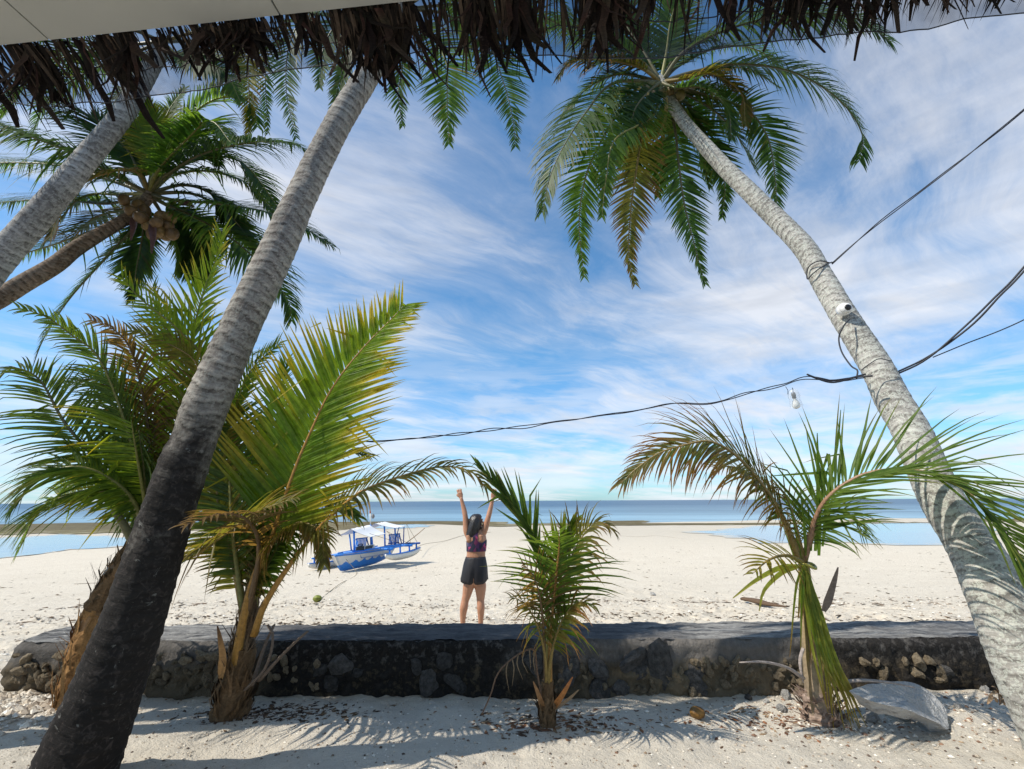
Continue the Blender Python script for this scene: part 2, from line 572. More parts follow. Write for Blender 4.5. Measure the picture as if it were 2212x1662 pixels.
M['soffit'] = soffit_mat()
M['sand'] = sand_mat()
M['sea'] = water_mat('sea_water', (0.003, 0.055, 0.125), (0.26, 0.42, 0.50), 66, 330, 0.3, 1.0, (0.12, 0.6, 1))
M['pool'] = water_mat('shallow_pool', (0.10, 0.20, 0.32), (0.16, 0.24, 0.32), 20, 60, 0.1, 0.05)
M['weed'] = weed_mat()
M['wall'] = wall_mat('mouldy_rubble_wall')
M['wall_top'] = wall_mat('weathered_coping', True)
M['stone_tan'] = stone_mat('tan_coral_stone', (0.17, 0.125, 0.075), (0.42, 0.35, 0.25))
M['stone_grey'] = stone_mat('grey_coral_stone', (0.05, 0.047, 0.044), (0.19, 0.18, 0.17))
M['stone_white'] = stone_mat('white_coral_stone', (0.45, 0.43, 0.40), (0.72, 0.70, 0.66))
M['slab'] = stone_mat('pale_slab', (0.34, 0.34, 0.34), (0.54, 0.54, 0.53))
M['pebble'] = attr_mat('pebbles', 0.9, 50, 0.3, 0.15)


# ------------------------------------------------------------------ ground, sea
def vnoise(x, y, seed):
    """2-D value noise on arrays"""
    xi, yi = np.floor(x).astype(np.int64), np.floor(y).astype(np.int64)
    xf, yf = x - xi, y - yi
    xf, yf = xf * xf * (3 - 2 * xf), yf * yf * (3 - 2 * yf)

    def h(a, b_):
        q = np.sin(a * 127.1 + b_ * 311.7 + seed * 74.7) * 43758.5453
        return q - np.floor(q)
    return (h(xi, yi) * (1 - xf) + h(xi + 1, yi) * xf) * (1 - yf) + (h(xi, yi + 1) * (1 - xf) + h(xi + 1, yi + 1) * xf) * yf


_rf = np.random.RandomState(33)
_FEET = []
for _k in range(15):
    _a, _x, _y = _rf.uniform(-.9, .9) + (0 if _rf.rand() < .6 else 3.14), _rf.uniform(-9, 9), _rf.uniform(5.6, 13)
    for _j in range(_rf.randint(8, 22)):
        _side = .09 * (1 if _j % 2 else -1)
        _FEET.append((_x + .33 * _j * math.cos(_a) - _side * math.sin(_a), _y + .33 * _j * math.sin(_a) * .6 + _side * math.cos(_a), _rf.uniform(.02, .04)))


def gz(x, y, detail=True):
    x, y = np.asarray(x, float), np.asarray(y, float)
    z = np.interp(y, _prof[:, 0], _prof[:, 1])
    far = np.clip((y - 26) / 30, 0, 1)
    z = z + far * 0.10 * (vnoise(x / 14, y / 9, 3) - 0.5)
    if detail:
        near = np.clip((16 - y) / 8, 0, 1)
        z = z + near * (1 + .8 * np.clip((y - 5.2) / .5, 0, 1)) * (0.034 * (vnoise(x * 2.2, y * 2.6, 1) - .5) + 0.030 * (vnoise(x * 6.1, y * 6.7, 2) - .5) + 0.016 * (vnoise(x * 15, y * 15, 5) - .5))
        mid = np.clip((y - 8) / 4, 0, 1) * np.clip((40 - y) / 12, 0, 1)
        z = z + mid * 0.035 * (vnoise(x * 1.1, y * 1.3, 9) - .5)
        sel = np.nonzero((y.ravel() > 5.2) & (y.ravel() < 18) & (np.abs(x.ravel()) < 18))[0]
        if sel.size:
            xs_, ys_, zs_ = x.ravel()[sel], y.ravel()[sel], z.ravel()[sel]
            for fx, fy, fd in _FEET:
                m = (np.abs(xs_ - fx) < .4) & (np.abs(ys_ - fy) < .4)
                if m.any():
                    r2 = ((xs_[m] - fx) / .12) ** 2 + ((ys_[m] - fy) / .085) ** 2
                    zs_[m] += fd * (-np.exp(-r2) + .45 * np.exp(-(np.sqrt(r2) - 1.5) ** 2 / .12))
            zf = z.ravel().copy()
            zf[sel] = zs_
            z = zf.reshape(z.shape)
        # drift of sand against the left end of the wall, rubbly rise at the right
        z = z + 0.10 * np.exp(-((x + 4.3) / 0.9) ** 2 - ((y - 4.1) / 0.5) ** 2) + 0.07 * np.exp(-((x - 3.4) / 0.8) ** 2 - ((y - 4.3) / 0.35) ** 2)
    return z


def gzf(x, y):
    return float(gz(np.array([x]), np.array([y]))[0])


def build_ground():
    xs = list(np.arange(-7, 7.001, 0.045))
    s, x = 0.05, 7.0
    while x < 9000:
        s *= 1.11
        x += s
        xs.append(x)
        xs.insert(0, -x)
    ys = list(np.arange(-3, 1.9, 0.25)) + list(np.arange(1.9, 10, 0.04))
    s, y = 0.042, 10.0
    while y < 26000:
        s *= 1.055
        y += s
        ys.append(y)
    X, Y = np.meshgrid(np.array(xs), np.array(ys))
    Z = gz(X, Y)
    nx, ny = len(xs), len(ys)
    me = bpy.data.meshes.new('sand')
    me.vertices.add(nx * ny)
    me.vertices.foreach_set('co', np.stack([X, Y, Z], -1).astype(np.float32).ravel())
    i = np.arange(ny - 1)[:, None] * nx + np.arange(nx - 1)[None, :]
    q = np.stack([i, i + 1, i + 1 + nx, i + nx], -1).reshape(-1, 4)
    me.loops.add(q.size)
    me.loops.foreach_set('vertex_index', q.ravel().astype(np.int32))
    me.polygons.add(len(q))
    me.polygons.foreach_set('loop_start', np.arange(0, q.size, 4, dtype=np.int32))
    me.polygons.foreach_set('loop_total', np.full(len(q), 4, dtype=np.int32))
    me.polygons.foreach_set('use_smooth', np.ones(len(q), dtype=bool))
    me.update(calc_edges=True)
    me.materials.append(M['sand'])
    o = bpy.data.objects.new('sand', me)
    COL.objects.link(o)
    o['kind'] = 'structure'
    o['label'] = 'pale coral sand beach and yard'


build_ground()

mb = MB()
N = 40
xs = [-14000 * (1 - k / N) ** 3 for k in range(N)] + [14000 * (k / N) ** 3 for k in range(N + 1)]
ys = [46 + 21000 * (k / 60) ** 4 for k in range(61)]
mb.add([(x, y, SEA_Z) for y in ys for x in xs], [(j * len(xs) + i, j * len(xs) + i + 1, (j + 1) * len(xs) + i + 1, (j + 1) * len(xs) + i) for j in range(60) for i in range(len(xs) - 1)])
o = mb.build('sea', M['sea'], kind='structure')
o['label'] = 'calm blue sea beyond the sand'


def ground_patch(name, pts, m, lift, label, kind='structure', n=70, rough=0.25, seed=1):
    """irregular sheet lying on the ground inside a photo-space outline"""
    g = [G(*p) for p in pts]
    cx = sum(p.x for p in g) / len(g)
    cy = sum(p.y for p in g) / len(g)
    ring, _ = catmull(g + [g[0]], n)
    rings = 9
    verts, faces, cols = [], [], []
    for r in range(rings):
        t = r / (rings - 1)
        for k in range(n - 1):
            w = 1 + rough * nz((math.cos(k / (n - 1) * 6.283) * 3, math.sin(k / (n - 1) * 6.283) * 3, seed), 1.5) + rough * .5 * nz((math.cos(k / (n - 1) * 6.283) * 9, math.sin(k / (n - 1) * 6.283) * 9, seed), 1.5)
            x, y = cx + (ring[k].x - cx) * t * w, cy + (ring[k].y - cy) * t * w
            verts.append((x, y, gzf(x, y) + lift))
            cols.append((1 - t, 0, 0))
    for r in range(rings - 1):
        for k in range(n - 1):
            a, b = r * (n - 1) + k, r * (n - 1) + (k + 1) % (n - 1)
            faces.append((a, b, b + n - 1, a + n - 1))
    mb = MB()
    mb.add(verts, faces, cols)
    o = mb.build(name, m, kind=kind)
    o['label'] = label
    return o


ground_patch('tide_pool', [(-160, 1175), (60, 1157), (330, 1160), (420, 1168), (330, 1178), (160, 1190), (60, 1202), (-160, 1215)], M['pool'], 0.03, 'long shallow tide pool on the sand at the left edge')
ground_patch('tide_pool', [(1520, 1150), (1660, 1136), (1900, 1131), (2120, 1134), (2130, 1164), (1960, 1178), (1780, 1172), (1620, 1170)], M['pool'], 0.03, 'wide shallow tide pool behind the tied young palm', seed=4)
ground_patch('tide_pool', [(790, 1136), (830, 1131), (900, 1133), (930, 1137), (880, 1142), (820, 1142)], M['pool'], 0.03, 'small tide pool behind the outrigger boat', seed=7)
ground_patch('seaweed_flat', [(-260, 1132), (0, 1128), (300, 1127), (480, 1135), (380, 1150), (150, 1153), (-260, 1152)], M['weed'], 0.05, 'brown seaweed flat beyond the left tide pool', kind='stuff', seed=2)
ground_patch('seaweed_flat', [(640, 1130), (760, 1123), (900, 1122), (1050, 1126), (1130, 1132), (1060, 1137), (940, 1133), (840, 1134), (720, 1144)], M['weed'], 0.05, 'brown seaweed flat behind the outrigger boat', kind='stuff', seed=5)
ground_patch('seaweed_flat', [(1300, 1127), (1350, 1124), (1400, 1126), (1380, 1130), (1320, 1130)], M['weed'], 0.06, 'small brown seaweed bar in the shallows right of the person', kind='stuff', seed=6)
ground_patch('seaweed_flat', [(1800, 1132), (1870, 1124), (2000, 1113), (2250, 1108), (2280, 1122), (2060, 1128), (1930, 1131)], M['weed'], 0.06, 'brown seaweed bar beyond the right tide pool', kind='stuff', seed=8)
ground_patch('seaweed_flat', [(1120, 1131), (1300, 1130), (1500, 1131), (1700, 1130), (1820, 1131), (1700, 1134), (1450, 1135), (1200, 1136)], M['weed'], 0.05, 'thin brown weed line along the water edge right of the person', kind='stuff', seed=11)
ground_patch('sand_bar', [(1840, 1124), (1930, 1117), (2060, 1119), (2040, 1126), (1900, 1130)], M['sand'], 0.08, 'thin bar of white sand beyond the right tide pool', seed=3)

# ------------------------------------------------------------------ low wall
WY0, WY1, WZ = 4.5, 5.12, 0.42
WX0, WX1 = -4.42, 7.5
wall = thing('low_wall', 'long low sea wall of rubble stone and cement with black mould', 'wall', (0, WY0, 0))


def build_wall():
    # body: front, left end and back as one rough shell; coping sheet separate
    mb = MB()
    path = []
    R = 0.16
    for y in np.arange(WY1, WY0 + R, -0.05):
        path.append((WX0, y, -1, 0))
    for k in range(7):
        a = k / 6 * math.pi / 2
        path.append((WX0 + R - R * math.cos(a), WY0 + R - R * math.sin(a), -math.cos(a), -math.sin(a)))
    for x in np.arange(WX0 + R + .025, WX1, 0.025):
        path.append((x, WY0, 0, -1))
    zs = np.concatenate([[-.35], np.linspace(-0.05, WZ, 26)])
    nP, nZ = len(path), len(zs)
    verts = []
    for z in zs:
        for (x, y, nx, ny) in path:
            lowk = max(0, min(1, (0.30 - z) / 0.12))
            left = 1.0 if (x < -2.6 or 0.2 < x < 2.6) else 0.55
            d = 0.014 * nz((x, y, z), 3) + .012 * nz((x, y, z), 9, 5) + lowk * left * (0.05 * nz((x, y, z), 7, 3) + 0.045 * nz((x, y, z), 15, 7) + .025 * nz((x, y, z), 31, 2)) + 0.008 * nz((x, y, z), 24)
            d += 0.03 * lowk - (0.035 + .05 * max(0, nz((x, y, 0), 5, 11)) + .04 * max(0, nz((x, y, 0), 13, 4))) * max(0, (z - WZ + 0.06) / 0.06) ** 1.5
            zt = z
            if z > WZ - 0.001:
                zt = z + 0.008 * nz((x, y, 0), 3) + (-0.03 if x < WX0 + .1 else 0)
            verts.append((x + nx * d, y + ny * d, zt))
    faces = [(j * nP + i, j * nP + i + 1, (j + 1) * nP + i + 1, (j + 1) * nP + i) for j in range(nZ - 1) for i in range(nP - 1)]
    mb.add(verts, faces)
    mb.build('wall_face', M['wall'], wall)
    # coping
    mb = MB()
    xs = np.arange(WX0 + 0.02, WX1, 0.03)
    ts = np.linspace(0, 1, 15)
    verts = []
    for t in ts:
        for x in xs:
            y = WY0 + 0.035 + (WY1 - WY0 - 0.035) * t
            z = WZ + 0.014 * nz((x, y, 0), 4) + 0.009 * nz((x, y, 0), 11) + .006 * nz((x, y, 0), 27) - 0.01 * (2 * t - 1) ** 4
            y += (1 - t) * (.03 * max(0, nz((x, 0, 0), 5, 11)) + .03 * max(0, nz((x, 0, 0), 13, 4)))
            if x < WX0 + 0.2:
                y = y + (0.2 - (x - WX0)) * 0.5 * (1 - t)
            verts.append((x, y, z + 0.003))
    n = len(xs)
    # back face down to the beach
    for z in (0.2, -0.4):
        for x in xs:
            verts.append((x, WY1 + 0.01, z))
    mb.add(verts, [(j * n + i, j * n + i + 1, (j + 1) * n + i + 1, (j + 1) * n + i) for j in range(len(ts) + 1) for i in range(n - 1)])
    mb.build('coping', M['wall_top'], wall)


build_wall()


def rock_mesh(name, m, seed, sub=2, sq=(1, 1, 1), amp=0.35, facet=False):
    bm = bmesh.new()
    bmesh.ops.create_icosphere(bm, subdivisions=sub, radius=1)
    for v in bm.verts:
        k = 1 + amp * nz(v.co, 1.1, seed) + amp * 0.6 * nz(v.co, 2.6, seed + 5) + amp * .3 * nz(v.co, 5.5, seed + 9)
        v.co = Vector((v.co.x * sq[0], v.co.y * sq[1], v.co.z * sq[2])) * k
    me = bpy.data.meshes.new(name)
    bm.to_mesh(me)
    bm.free()
    me.materials.append(m)
    if not facet:
        me.polygons.foreach_set('use_smooth', [True] * len(me.polygons))
    return me


def put(name, me, parent, loc, sc, rot):
    o = bpy.data.objects.new(name, me)
    COL.objects.link(o)
    if parent is not None:
        o.parent = parent
        loc = Vector(loc) - wloc(parent)
    o.location = loc
    o.scale = sc if hasattr(sc, '__len__') else (sc, sc, sc)
    o.rotation_euler = rot
    return o


def wall_stones():
    rnd = random.Random(5)
    tan = [rock_mesh('stone', M['stone_tan'], k * 3.1, 2, (1, .6, .8), .5, True) for k in range(6)]
    grey = [rock_mesh('stone', M['stone_grey'], 40 + k * 3.1, 2, (1, .4, .9), .55, True) for k in range(5)]
    spots = []
    for _ in range(150):
        spots.append((rnd.uniform(30, 540), rnd.uniform(1412, 1492), rnd.uniform(.018, .05), tan))
    for _ in range(60):
        spots.append((rnd.uniform(1500, 1780), rnd.uniform(1425, 1505), rnd.uniform(.015, .045), tan))
    for _ in range(26):
        spots.append((rnd.uniform(1210, 1500), rnd.uniform(1435, 1505), rnd.uniform(.015, .04), tan))
    for _ in range(14):
        spots.append((rnd.uniform(560, 700), rnd.uniform(1415, 1490), rnd.uniform(.02, .04), tan))
    for _ in range(10):
        spots.append((rnd.uniform(1860, 2060), rnd.uniform(1425, 1470), rnd.uniform(.025, .06), tan))
    for x, y, r in ((690, 1448, .07), (735, 1440, .085), (770, 1455, .06), (715, 1478, .07), (900, 1440, .075), (960, 1430, .08), (925, 1475, .1), (980, 1468, .085), (1000, 1490, .05),
                    (1155, 1432, .10), (1240, 1445, .07), (1225, 1462, .11), (1292, 1446, .10), (1370, 1430, .10), (1420, 1436, .14), (1430, 1412, .09), (1300, 1490, .10), (1345, 1488, .10), (1500, 1455, .08),
                    (1505, 1480, .10), (1385, 1450, .09), (2040, 1450, .07)):
        spots.append((x, y, r, grey))
    for x, y, r, pool in spots:
        p = atY(x, y, WY0 - 0.03)
        if p.z < 0.0:
            p.z = rnd.uniform(0.0, 0.05)
        q = V(p.x, WY0 - (0.034 if pool is tan else 0.022), p.z)
        put('stone', rnd.choice(pool), wall, q, (r * rnd.uniform(.8, 1.35), r * rnd.uniform(.8, 1.1) + .012, r * rnd.uniform(.7, 1.1)), (rnd.uniform(-.5, .5), rnd.uniform(-3, 3), rnd.uniform(-.3, .3)))


wall_stones()

# ------------------------------------------------------------------ palms
PAL = {
    # leaf base a, leaf base b, tip colour, tip start, tip amount
    'dark': ((0.028, 0.070, 0.020), (0.055, 0.105, 0.024), (0.10, 0.085, 0.03), 0.80, 0.5),
    'mid': ((0.045, 0.105, 0.020), (0.095, 0.16, 0.024), (0.16, 0.11, 0.03), 0.74, 0.7),
    'young': ((0.11, 0.20, 0.014), (0.21, 0.29, 0.02), (0.40, 0.30, 0.03), 0.55, 0.85),
    'bright': ((0.10, 0.20, 0.014), (0.21, 0.29, 0.02), (0.46, 0.34, 0.03), 0.42, 0.9),
    'yellow': ((0.130, 0.150, 0.025), (0.240, 0.190, 0.028), (0.13, 0.065, 0.025), 0.50, 0.95),
    'olive': ((0.070, 0.085, 0.022), (0.150, 0.130, 0.030), (0.15, 0.075, 0.03), 0.45, 0.95),
    'dry': ((0.110, 0.060, 0.028), (0.190, 0.110, 0.050), (0.10, 0.055, 0.03), 0.40, 0.8),
    'rust': ((0.055, 0.105, 0.024), (0.170, 0.105, 0.035), (0.20, 0.085, 0.035), 0.38, 0.95),
}


def sstep(a, b, x):
    t = max(0.0, min(1.0, (x - a) / (b - a)))
    return t * t * (3 - 2 * t)


def lerp3(a, b, t):
    return tuple(p + (q - p) * t for p, q in zip(a, b))


def frond(parent, pts, L=0.5, N=(0, 0, 1), n=50, droop=0.9, a0=70, a1=33, vee=10, W=0.022, pal='mid', fine=False,
          start=0.16, rad=0.012, seg=5, sides=(1, 1), seed=None, stemcol=None, prof_=(0.5, 1.0, 0.24), gap=0.04, name='frond', clump=0.0, two=True, jit=0.55):
    rnd = random.Random(seed if seed is not None else hash(tuple(round(q, 2) for q in pts[0])) & 0xffff)
    Nn = Vector(N).normalized()
    C, ln = catmull(pts, max(24, n))
    nC = len(C)
    ca, cb, ct, ts, ta = PAL[pal]
    sc = stemcol or ((0.20, 0.19, 0.05) if pal in ('young', 'mid') else (0.24, 0.17, 0.05) if pal in ('yellow', 'olive', 'rust') else (0.12, 0.11, 0.05) if pal == 'dark' else (0.16, 0.10, 0.05))
    mb = MB()
    mb.tube(C[::2] + ([C[-1]] if (nC - 1) % 2 else []), [rad * (1.5 - 1.1 * min(1, 3 * i / (nC / 2)) * .35 - 0.95 * (i / (nC / 2))) if i < nC / 2 - 1 else rad * .12 for i in range(len(C[::2]) + (1 if (nC - 1) % 2 else 0))], 5, col=sc)
    mats = [M['leaf'], M['stem']]
    nst = len(mb.f)
    leaves = []
    for sgn, k_on in ((1, sides[0]), (-1, sides[1])):
        if not k_on:
            continue
        ph = rnd.random() * 6
        for i in range(n):
            if rnd.random() < gap:
                continue
            u = (i + rnd.uniform(-.3, .3) + (0.5 if sgn > 0 else 0)) / n
            t = start + (1 - start) * min(max(u, 0), 1) * 0.995
            x = t * (nC - 1)
            j = min(int(x), nC - 2)
            p = C[j].lerp(C[j + 1], x - j)
            T = (C[min(j + 2, nC - 1)] - C[max(j - 1, 0)]).normalized()
            S = T.cross(Nn)
            if S.length < 1e-3:
                S = T.cross(Vector((0, 1, 0)))
            S.normalize()
            N2 = S.cross(T).normalized()
            uu = (t - start) / (1 - start)
            a = math.radians(a0 + (a1 - a0) * uu ** 1.2 + rnd.gauss(0, 4.5 * jit))
            ve = math.radians(vee + rnd.gauss(0, 7 * jit))
            d = T * math.cos(a) + S * (sgn * math.sin(a) * math.cos(ve)) + N2 * (math.sin(a) * math.sin(ve))
            pk = prof_
            lp = pk[0] + (pk[1] - pk[0]) * sstep(0, 0.35, uu) if uu < 0.35 else pk[1] + (pk[2] - pk[1]) * sstep(0.35, 1.0, uu)
            l = L * lp * rnd.uniform(.88, 1.1)
            if rnd.random() < .06:
                l *= rnd.uniform(.4, .75)
            w = W * (0.6 + 0.4 * lp) * rnd.uniform(.85, 1.12)
            dr = droop * rnd.uniform(.75, 1.3)
            cl = clump * nz((uu * 9, ph, sgn), 1)
            q = p.copy()
            wa = d.cross(N2).normalized()
            cj = lerp3(ca, cb, min(1, max(0, rnd.gauss(.45, .28) + cl)))
            tb = max(0, ts + rnd.gauss(0, .14) - (.15 if rnd.random() < .12 else 0))
            vs, cs, fs = [], [], []
            kink = rnd.randint(1, seg - 1) if rnd.random() < .09 else -1
            for k in range(seg + 1):
                s = k / seg
                if k == kink:
                    d = (d + Vector((rnd.gauss(0, .25), rnd.gauss(0, .25), -rnd.uniform(.5, 1.3)))).normalized()
                    wa = (wa - d * wa.dot(d)).normalized()
                ww = w * min(1.0, 0.35 + 3.2 * s) * max(0.0, (1 - s)) ** 0.75 * .5
                nn = wa.cross(d).normalized()
                c = lerp3(cj, ct, sstep(tb, min(tb + .45, 1.05), s) * ta)
                if two:
                    up = nn * (ww * .5)
                    vs += [q - wa * ww + up, q, q + wa * ww + up]
                    cs += [c, lerp3(c, (0.2, 0.2, 0.06), .25), c]
                else:
                    vs += [q - wa * ww, q + wa * ww]
                    cs += [c, c]
                q = q + d * (l / seg)
                d = (d + Vector((0, 0, -1)) * (dr / seg * (0.35 + 1.3 * s)) + Vector((rnd.gauss(0, .03), rnd.gauss(0, .03), rnd.gauss(0, .03))) * jit).normalized()
                wa = (wa - d * wa.dot(d)).normalized()
            m = 3 if two else 2
            for k in range(seg):
                for e in range(m - 1):
                    fs.append((k * m + e, k * m + e + 1, (k + 1) * m + e + 1, (k + 1) * m + e))
            leaves.append((vs, fs, cs))
    if fine:
        fo = mb.build(name, M['stem'], parent)
        off = tuple(wloc(parent))
        for vs, fs, cs in leaves:
            lb = MB()
            lb.add(vs, fs, cs)
            me = lb.mesh('leaflet', M['leaf'], off)
            o = bpy.data.objects.new('leaflet', me)
            COL.objects.link(o)
            o.parent = fo
        return fo
    for vs, fs, cs in leaves:
        mb.add(vs, fs, cs)
    fo = mb.build(name, M['stem'], parent)
    fo.data.materials.append(M['leaf'])
    mi = np.ones(len(mb.f), dtype=np.int32)
    mi[:nst] = 0
    fo.data.polygons.foreach_set('material_index', mi)
    return fo


def trunk(parent, pts, m, ring=0.075, amp=0.035, sides=30, seed=0.0, name='trunk', knots=()):
    """pts: (point, radius)"""
    P0 = [p for p, r in pts]
    R0 = [r for p, r in pts]
    ls = [0]
    for i in range(1, len(P0)):
        ls.append(ls[-1] + (P0[i] - P0[i - 1]).length)
    n = int(ls[-1] / 0.013)
    n = min(n, 620)
    C, ln = catmull(P0, n)
    mb = MB()
    u = Vector((1, 0, 0))
    verts, uvs, rings = [], [], []
    for i, p in enumerate(C):
        T = (C[min(i + 2, n - 1)] - C[max(i - 2, 0)]).normalized()
        u = (u - T * u.dot(T)).normalized()
        w = T.cross(u)
        v = ln * i / (n - 1)
        r = float(np.interp(v, np.array(ls) * ln / ls[-1], R0))
        for k in range(sides + 1):
            a = 2 * math.pi * k / sides
            ca, sa = math.cos(a), math.sin(a)
            q = (ca * 1.3, sa * 1.3, v * 2.2 + seed)
            ph = v / ring + 0.9 * nz((ca * .8, sa * .8, v * 1.3), 1, seed) + 0.25 * ca
            saw = (ph % 1.0)
            d = amp * (0.55 * (1 - saw) ** 2 * (0.6 + 0.8 * abs(nz((0, 0, math.floor(ph) * 3.7), 1, seed))) + 0.55 * nz(q, 1.6) + .3 * nz(q, 6, 3))
            for (kv, ka, kr, kd) in knots:
                da = (a - ka + math.pi) % (2 * math.pi) - math.pi
                g = math.exp(-((v - kv) / kr) ** 2 - (da * r / kr) ** 2)
                d -= kd * g
            rr = r * (1 + d)
            verts.append(p + (u * ca + w * sa) * rr)
            uvs.append((k / sides * 2 * math.pi * r, v))
            rings.append(saw)
    faces = []
    s1 = sides + 1
    for i in range(n - 1):
        for k in range(sides):
            a = i * s1 + k
            faces.append((a, a + 1, a + 1 + s1, a + s1))
    mb.add(verts, faces)
    o = mb.build(name, m, parent)
    ra = o.data.attributes.new('ring', 'FLOAT', 'POINT')
    ra.data.foreach_set('value', np.array(rings, dtype=np.float32))
    lay = o.data.uv_layers.new(name='UVMap')
    li = np.zeros(len(o.data.loops), dtype=np.int32)
    o.data.loops.foreach_get('vertex_index', li)
    lay.data.foreach_set('uv', np.array(uvs, dtype=np.float32)[li].ravel())
    return o


def DD(l, jit=0):
    return [D(*p) for p in l]


def leaf_blade(parent, pts, w, col, tip=None, name='leaflet', n=9, mat='leaf', face=(0, -1, 0.2), droopw=0.0):
    """one free-standing strap leaf, spear or sheath"""
    C, ln = catmull(pts, n)
    mb = MB()
    vs, cs = [], []
    for i, p in enumerate(C):
        s = i / (n - 1)
        T = (C[min(i + 1, n - 1)] - C[max(i - 1, 0)]).normalized()
        S = T.cross(Vector(face)).normalized()
        N2 = S.cross(T)
        ww = w * .5 * min(1, .45 + 2.5 * s) * max(0.02, 1 - s) ** .5
        c = lerp3(col, tip or col, sstep(.55, 1, s))
        vs += [p - S * ww + N2 * ww * .5, p, p + S * ww + N2 * ww * .5]
        cs += [c, c, c]
    fs = [(k * 3 + e, k * 3 + e + 1, (k + 1) * 3 + e + 1, (k + 1) * 3 + e) for k in range(n - 1) for e in range(2)]
    mb.add(vs, fs, cs)
    return mb.build(name, M[mat], parent)


def fibre_clump(parent, base, top, r0, r1, n=60, seed=3, name='fibre_sheath', cols=((0.10, 0.065, 0.035), (0.19, 0.12, 0.065))):
    """ragged brown sheath of old leaf bases around a young stem"""
    rnd = random.Random(seed)
    mb = MB()
    ax = (top - base)
    T = ax.normalized()
    u = T.cross(Vector((0, 1, 0))).normalized()
    w = T.cross(u)
    rings = []
    for i in range(16):
        s = i / 15
        r = r0 + (r1 - r0) * s
        rings.append([base + ax * s + (u * math.cos(a) + w * math.sin(a)) * r * (1 + .25 * nz((math.cos(a), math.sin(a), s * 4), 1.6, seed) + .1 * nz((math.cos(a) * 3, math.sin(a) * 3, s * 9), 1.6, seed)) for a in [2 * math.pi * k / 18 for k in range(18)]])
    mb.loft(rings)
    mb.c = [lerp3(cols[0], cols[1], rnd.random()) for _ in mb.v]
    for _ in range(n):
        a = rnd.uniform(0, 6.283)
        s0 = rnd.uniform(0, .75)
        r = r0 + (r1 - r0) * s0
        o = (u * math.cos(a) + w * math.sin(a))
        p0 = base + ax * s0 + o * r * .9
        s1 = s0 + rnd.uniform(.15, .45)
        p1 = base + ax * ((s0 + s1) / 2) + o * (r * rnd.uniform(1.05, 1.4))
        p2 = base + ax * s1 + o * (r * rnd.uniform(1.0, 1.9)) + Vector((rnd.gauss(0, .02), rnd.gauss(0, .02), 0))
        c = lerp3(cols[0], cols[1], rnd.random())
        ww = rnd.uniform(.004, .018)
        side = T.cross(o).normalized() * ww
        mb.add([p0 - side, p0 + side, p1 - side, p1 + side, p2 - side * .2, p2 + side * .2], [(0, 1, 3, 2), (2, 3, 5, 4)], [c] * 6)
    return mb.build(name, M['fibre'], parent, smooth=False)


CAMN = (0, -1, 0.15)


def palm_a():
    """the big dark leaning trunk at the left"""
    base = D(110, 1800, 2.66)
    root = thing('palm_tree', 'leaning coconut palm with thick trunk blackened by mould at its foot', 'palm tree', base)
    pts = [(110, 1800, 2.66, .27), (162, 1662, 2.75, .252), (272, 1385, 2.87, .205), (361, 1112, 3.0, .172), (436, 900, 3.15, .16), (527, 690, 3.35, .146),
           (590, 560, 3.5, .143), (672, 380, 3.8, .132), (740, 250, 4.05, .127), (808, 140, 4.3, .117), (850, 60, 4.5, .11), (870, 10, 4.65, .10)]
    trunk(root, [(D(x, y, z), r * .84) for x, y, z, r in pts], M['bark_big'], 0.085, 0.085, 34, 1.0, knots=((2.3, 4.3, .09, .18), (4.4, 4.4, .08, .12)))
    c = D(868, 20, 4.62)

    def fr(l, **k):
        frond(root, [c] + DD(l), seg=4, two=False, **k)
    kw = dict(L=.42, N=CAMN, n=80, W=.03, pal='dark', droop=.5)
    fr([(850, 80, 4.6), (868, 150, 4.55), (860, 200, 4.5), (869, 275, 4.45)], **{**kw, 'L': .3, 'a0': 40, 'n': 40})
    fr([(910, 50, 4.6), (962, 130, 4.5), (966, 210, 4.45), (969, 312, 4.4)], **{**kw, 'pal': 'mid'})
    fr([(960, 30, 4.7), (1050, 90, 4.7), (1088, 180, 4.6), (1108, 260, 4.5), (1113, 318, 4.45)], **kw)
    fr([(1000, 10, 4.8), (1150, 30, 4.9), (1250, 80, 4.9), (1300, 150, 4.8)], **{**kw, 'N': (0, -.5, 1), 'droop': 1.4})
    fr([(1000, -60, 4.6), (1120, -60, 4.6), (1210, 0, 4.6), (1260, 70, 4.6)], **{**kw, 'N': (0, -.5, 1), 'droop': 1.4})
    fr([(800, 20, 4.6), (740, 40, 4.6), (700, 100, 4.5), (690, 190, 4.4)], **{**kw, 'L': .35})
    fr([(790, 0, 4.8), (690, 10, 4.8), (630, 80, 4.8), (618, 190, 4.8), (640, 300, 4.7)], **{**kw, 'L': .36})
    fr([(800, 60, 4.9), (760, 100, 5.0), (735, 170, 5.0), (715, 255, 5.0)], **{**kw, 'L': .3, 'a0': 45})
    fr([(880, 0, 4.8), (920, -40, 5.2), (1000, 60, 5.6), (1010, 150, 5.6)], **{**kw, 'pal': 'mid'})
    return root


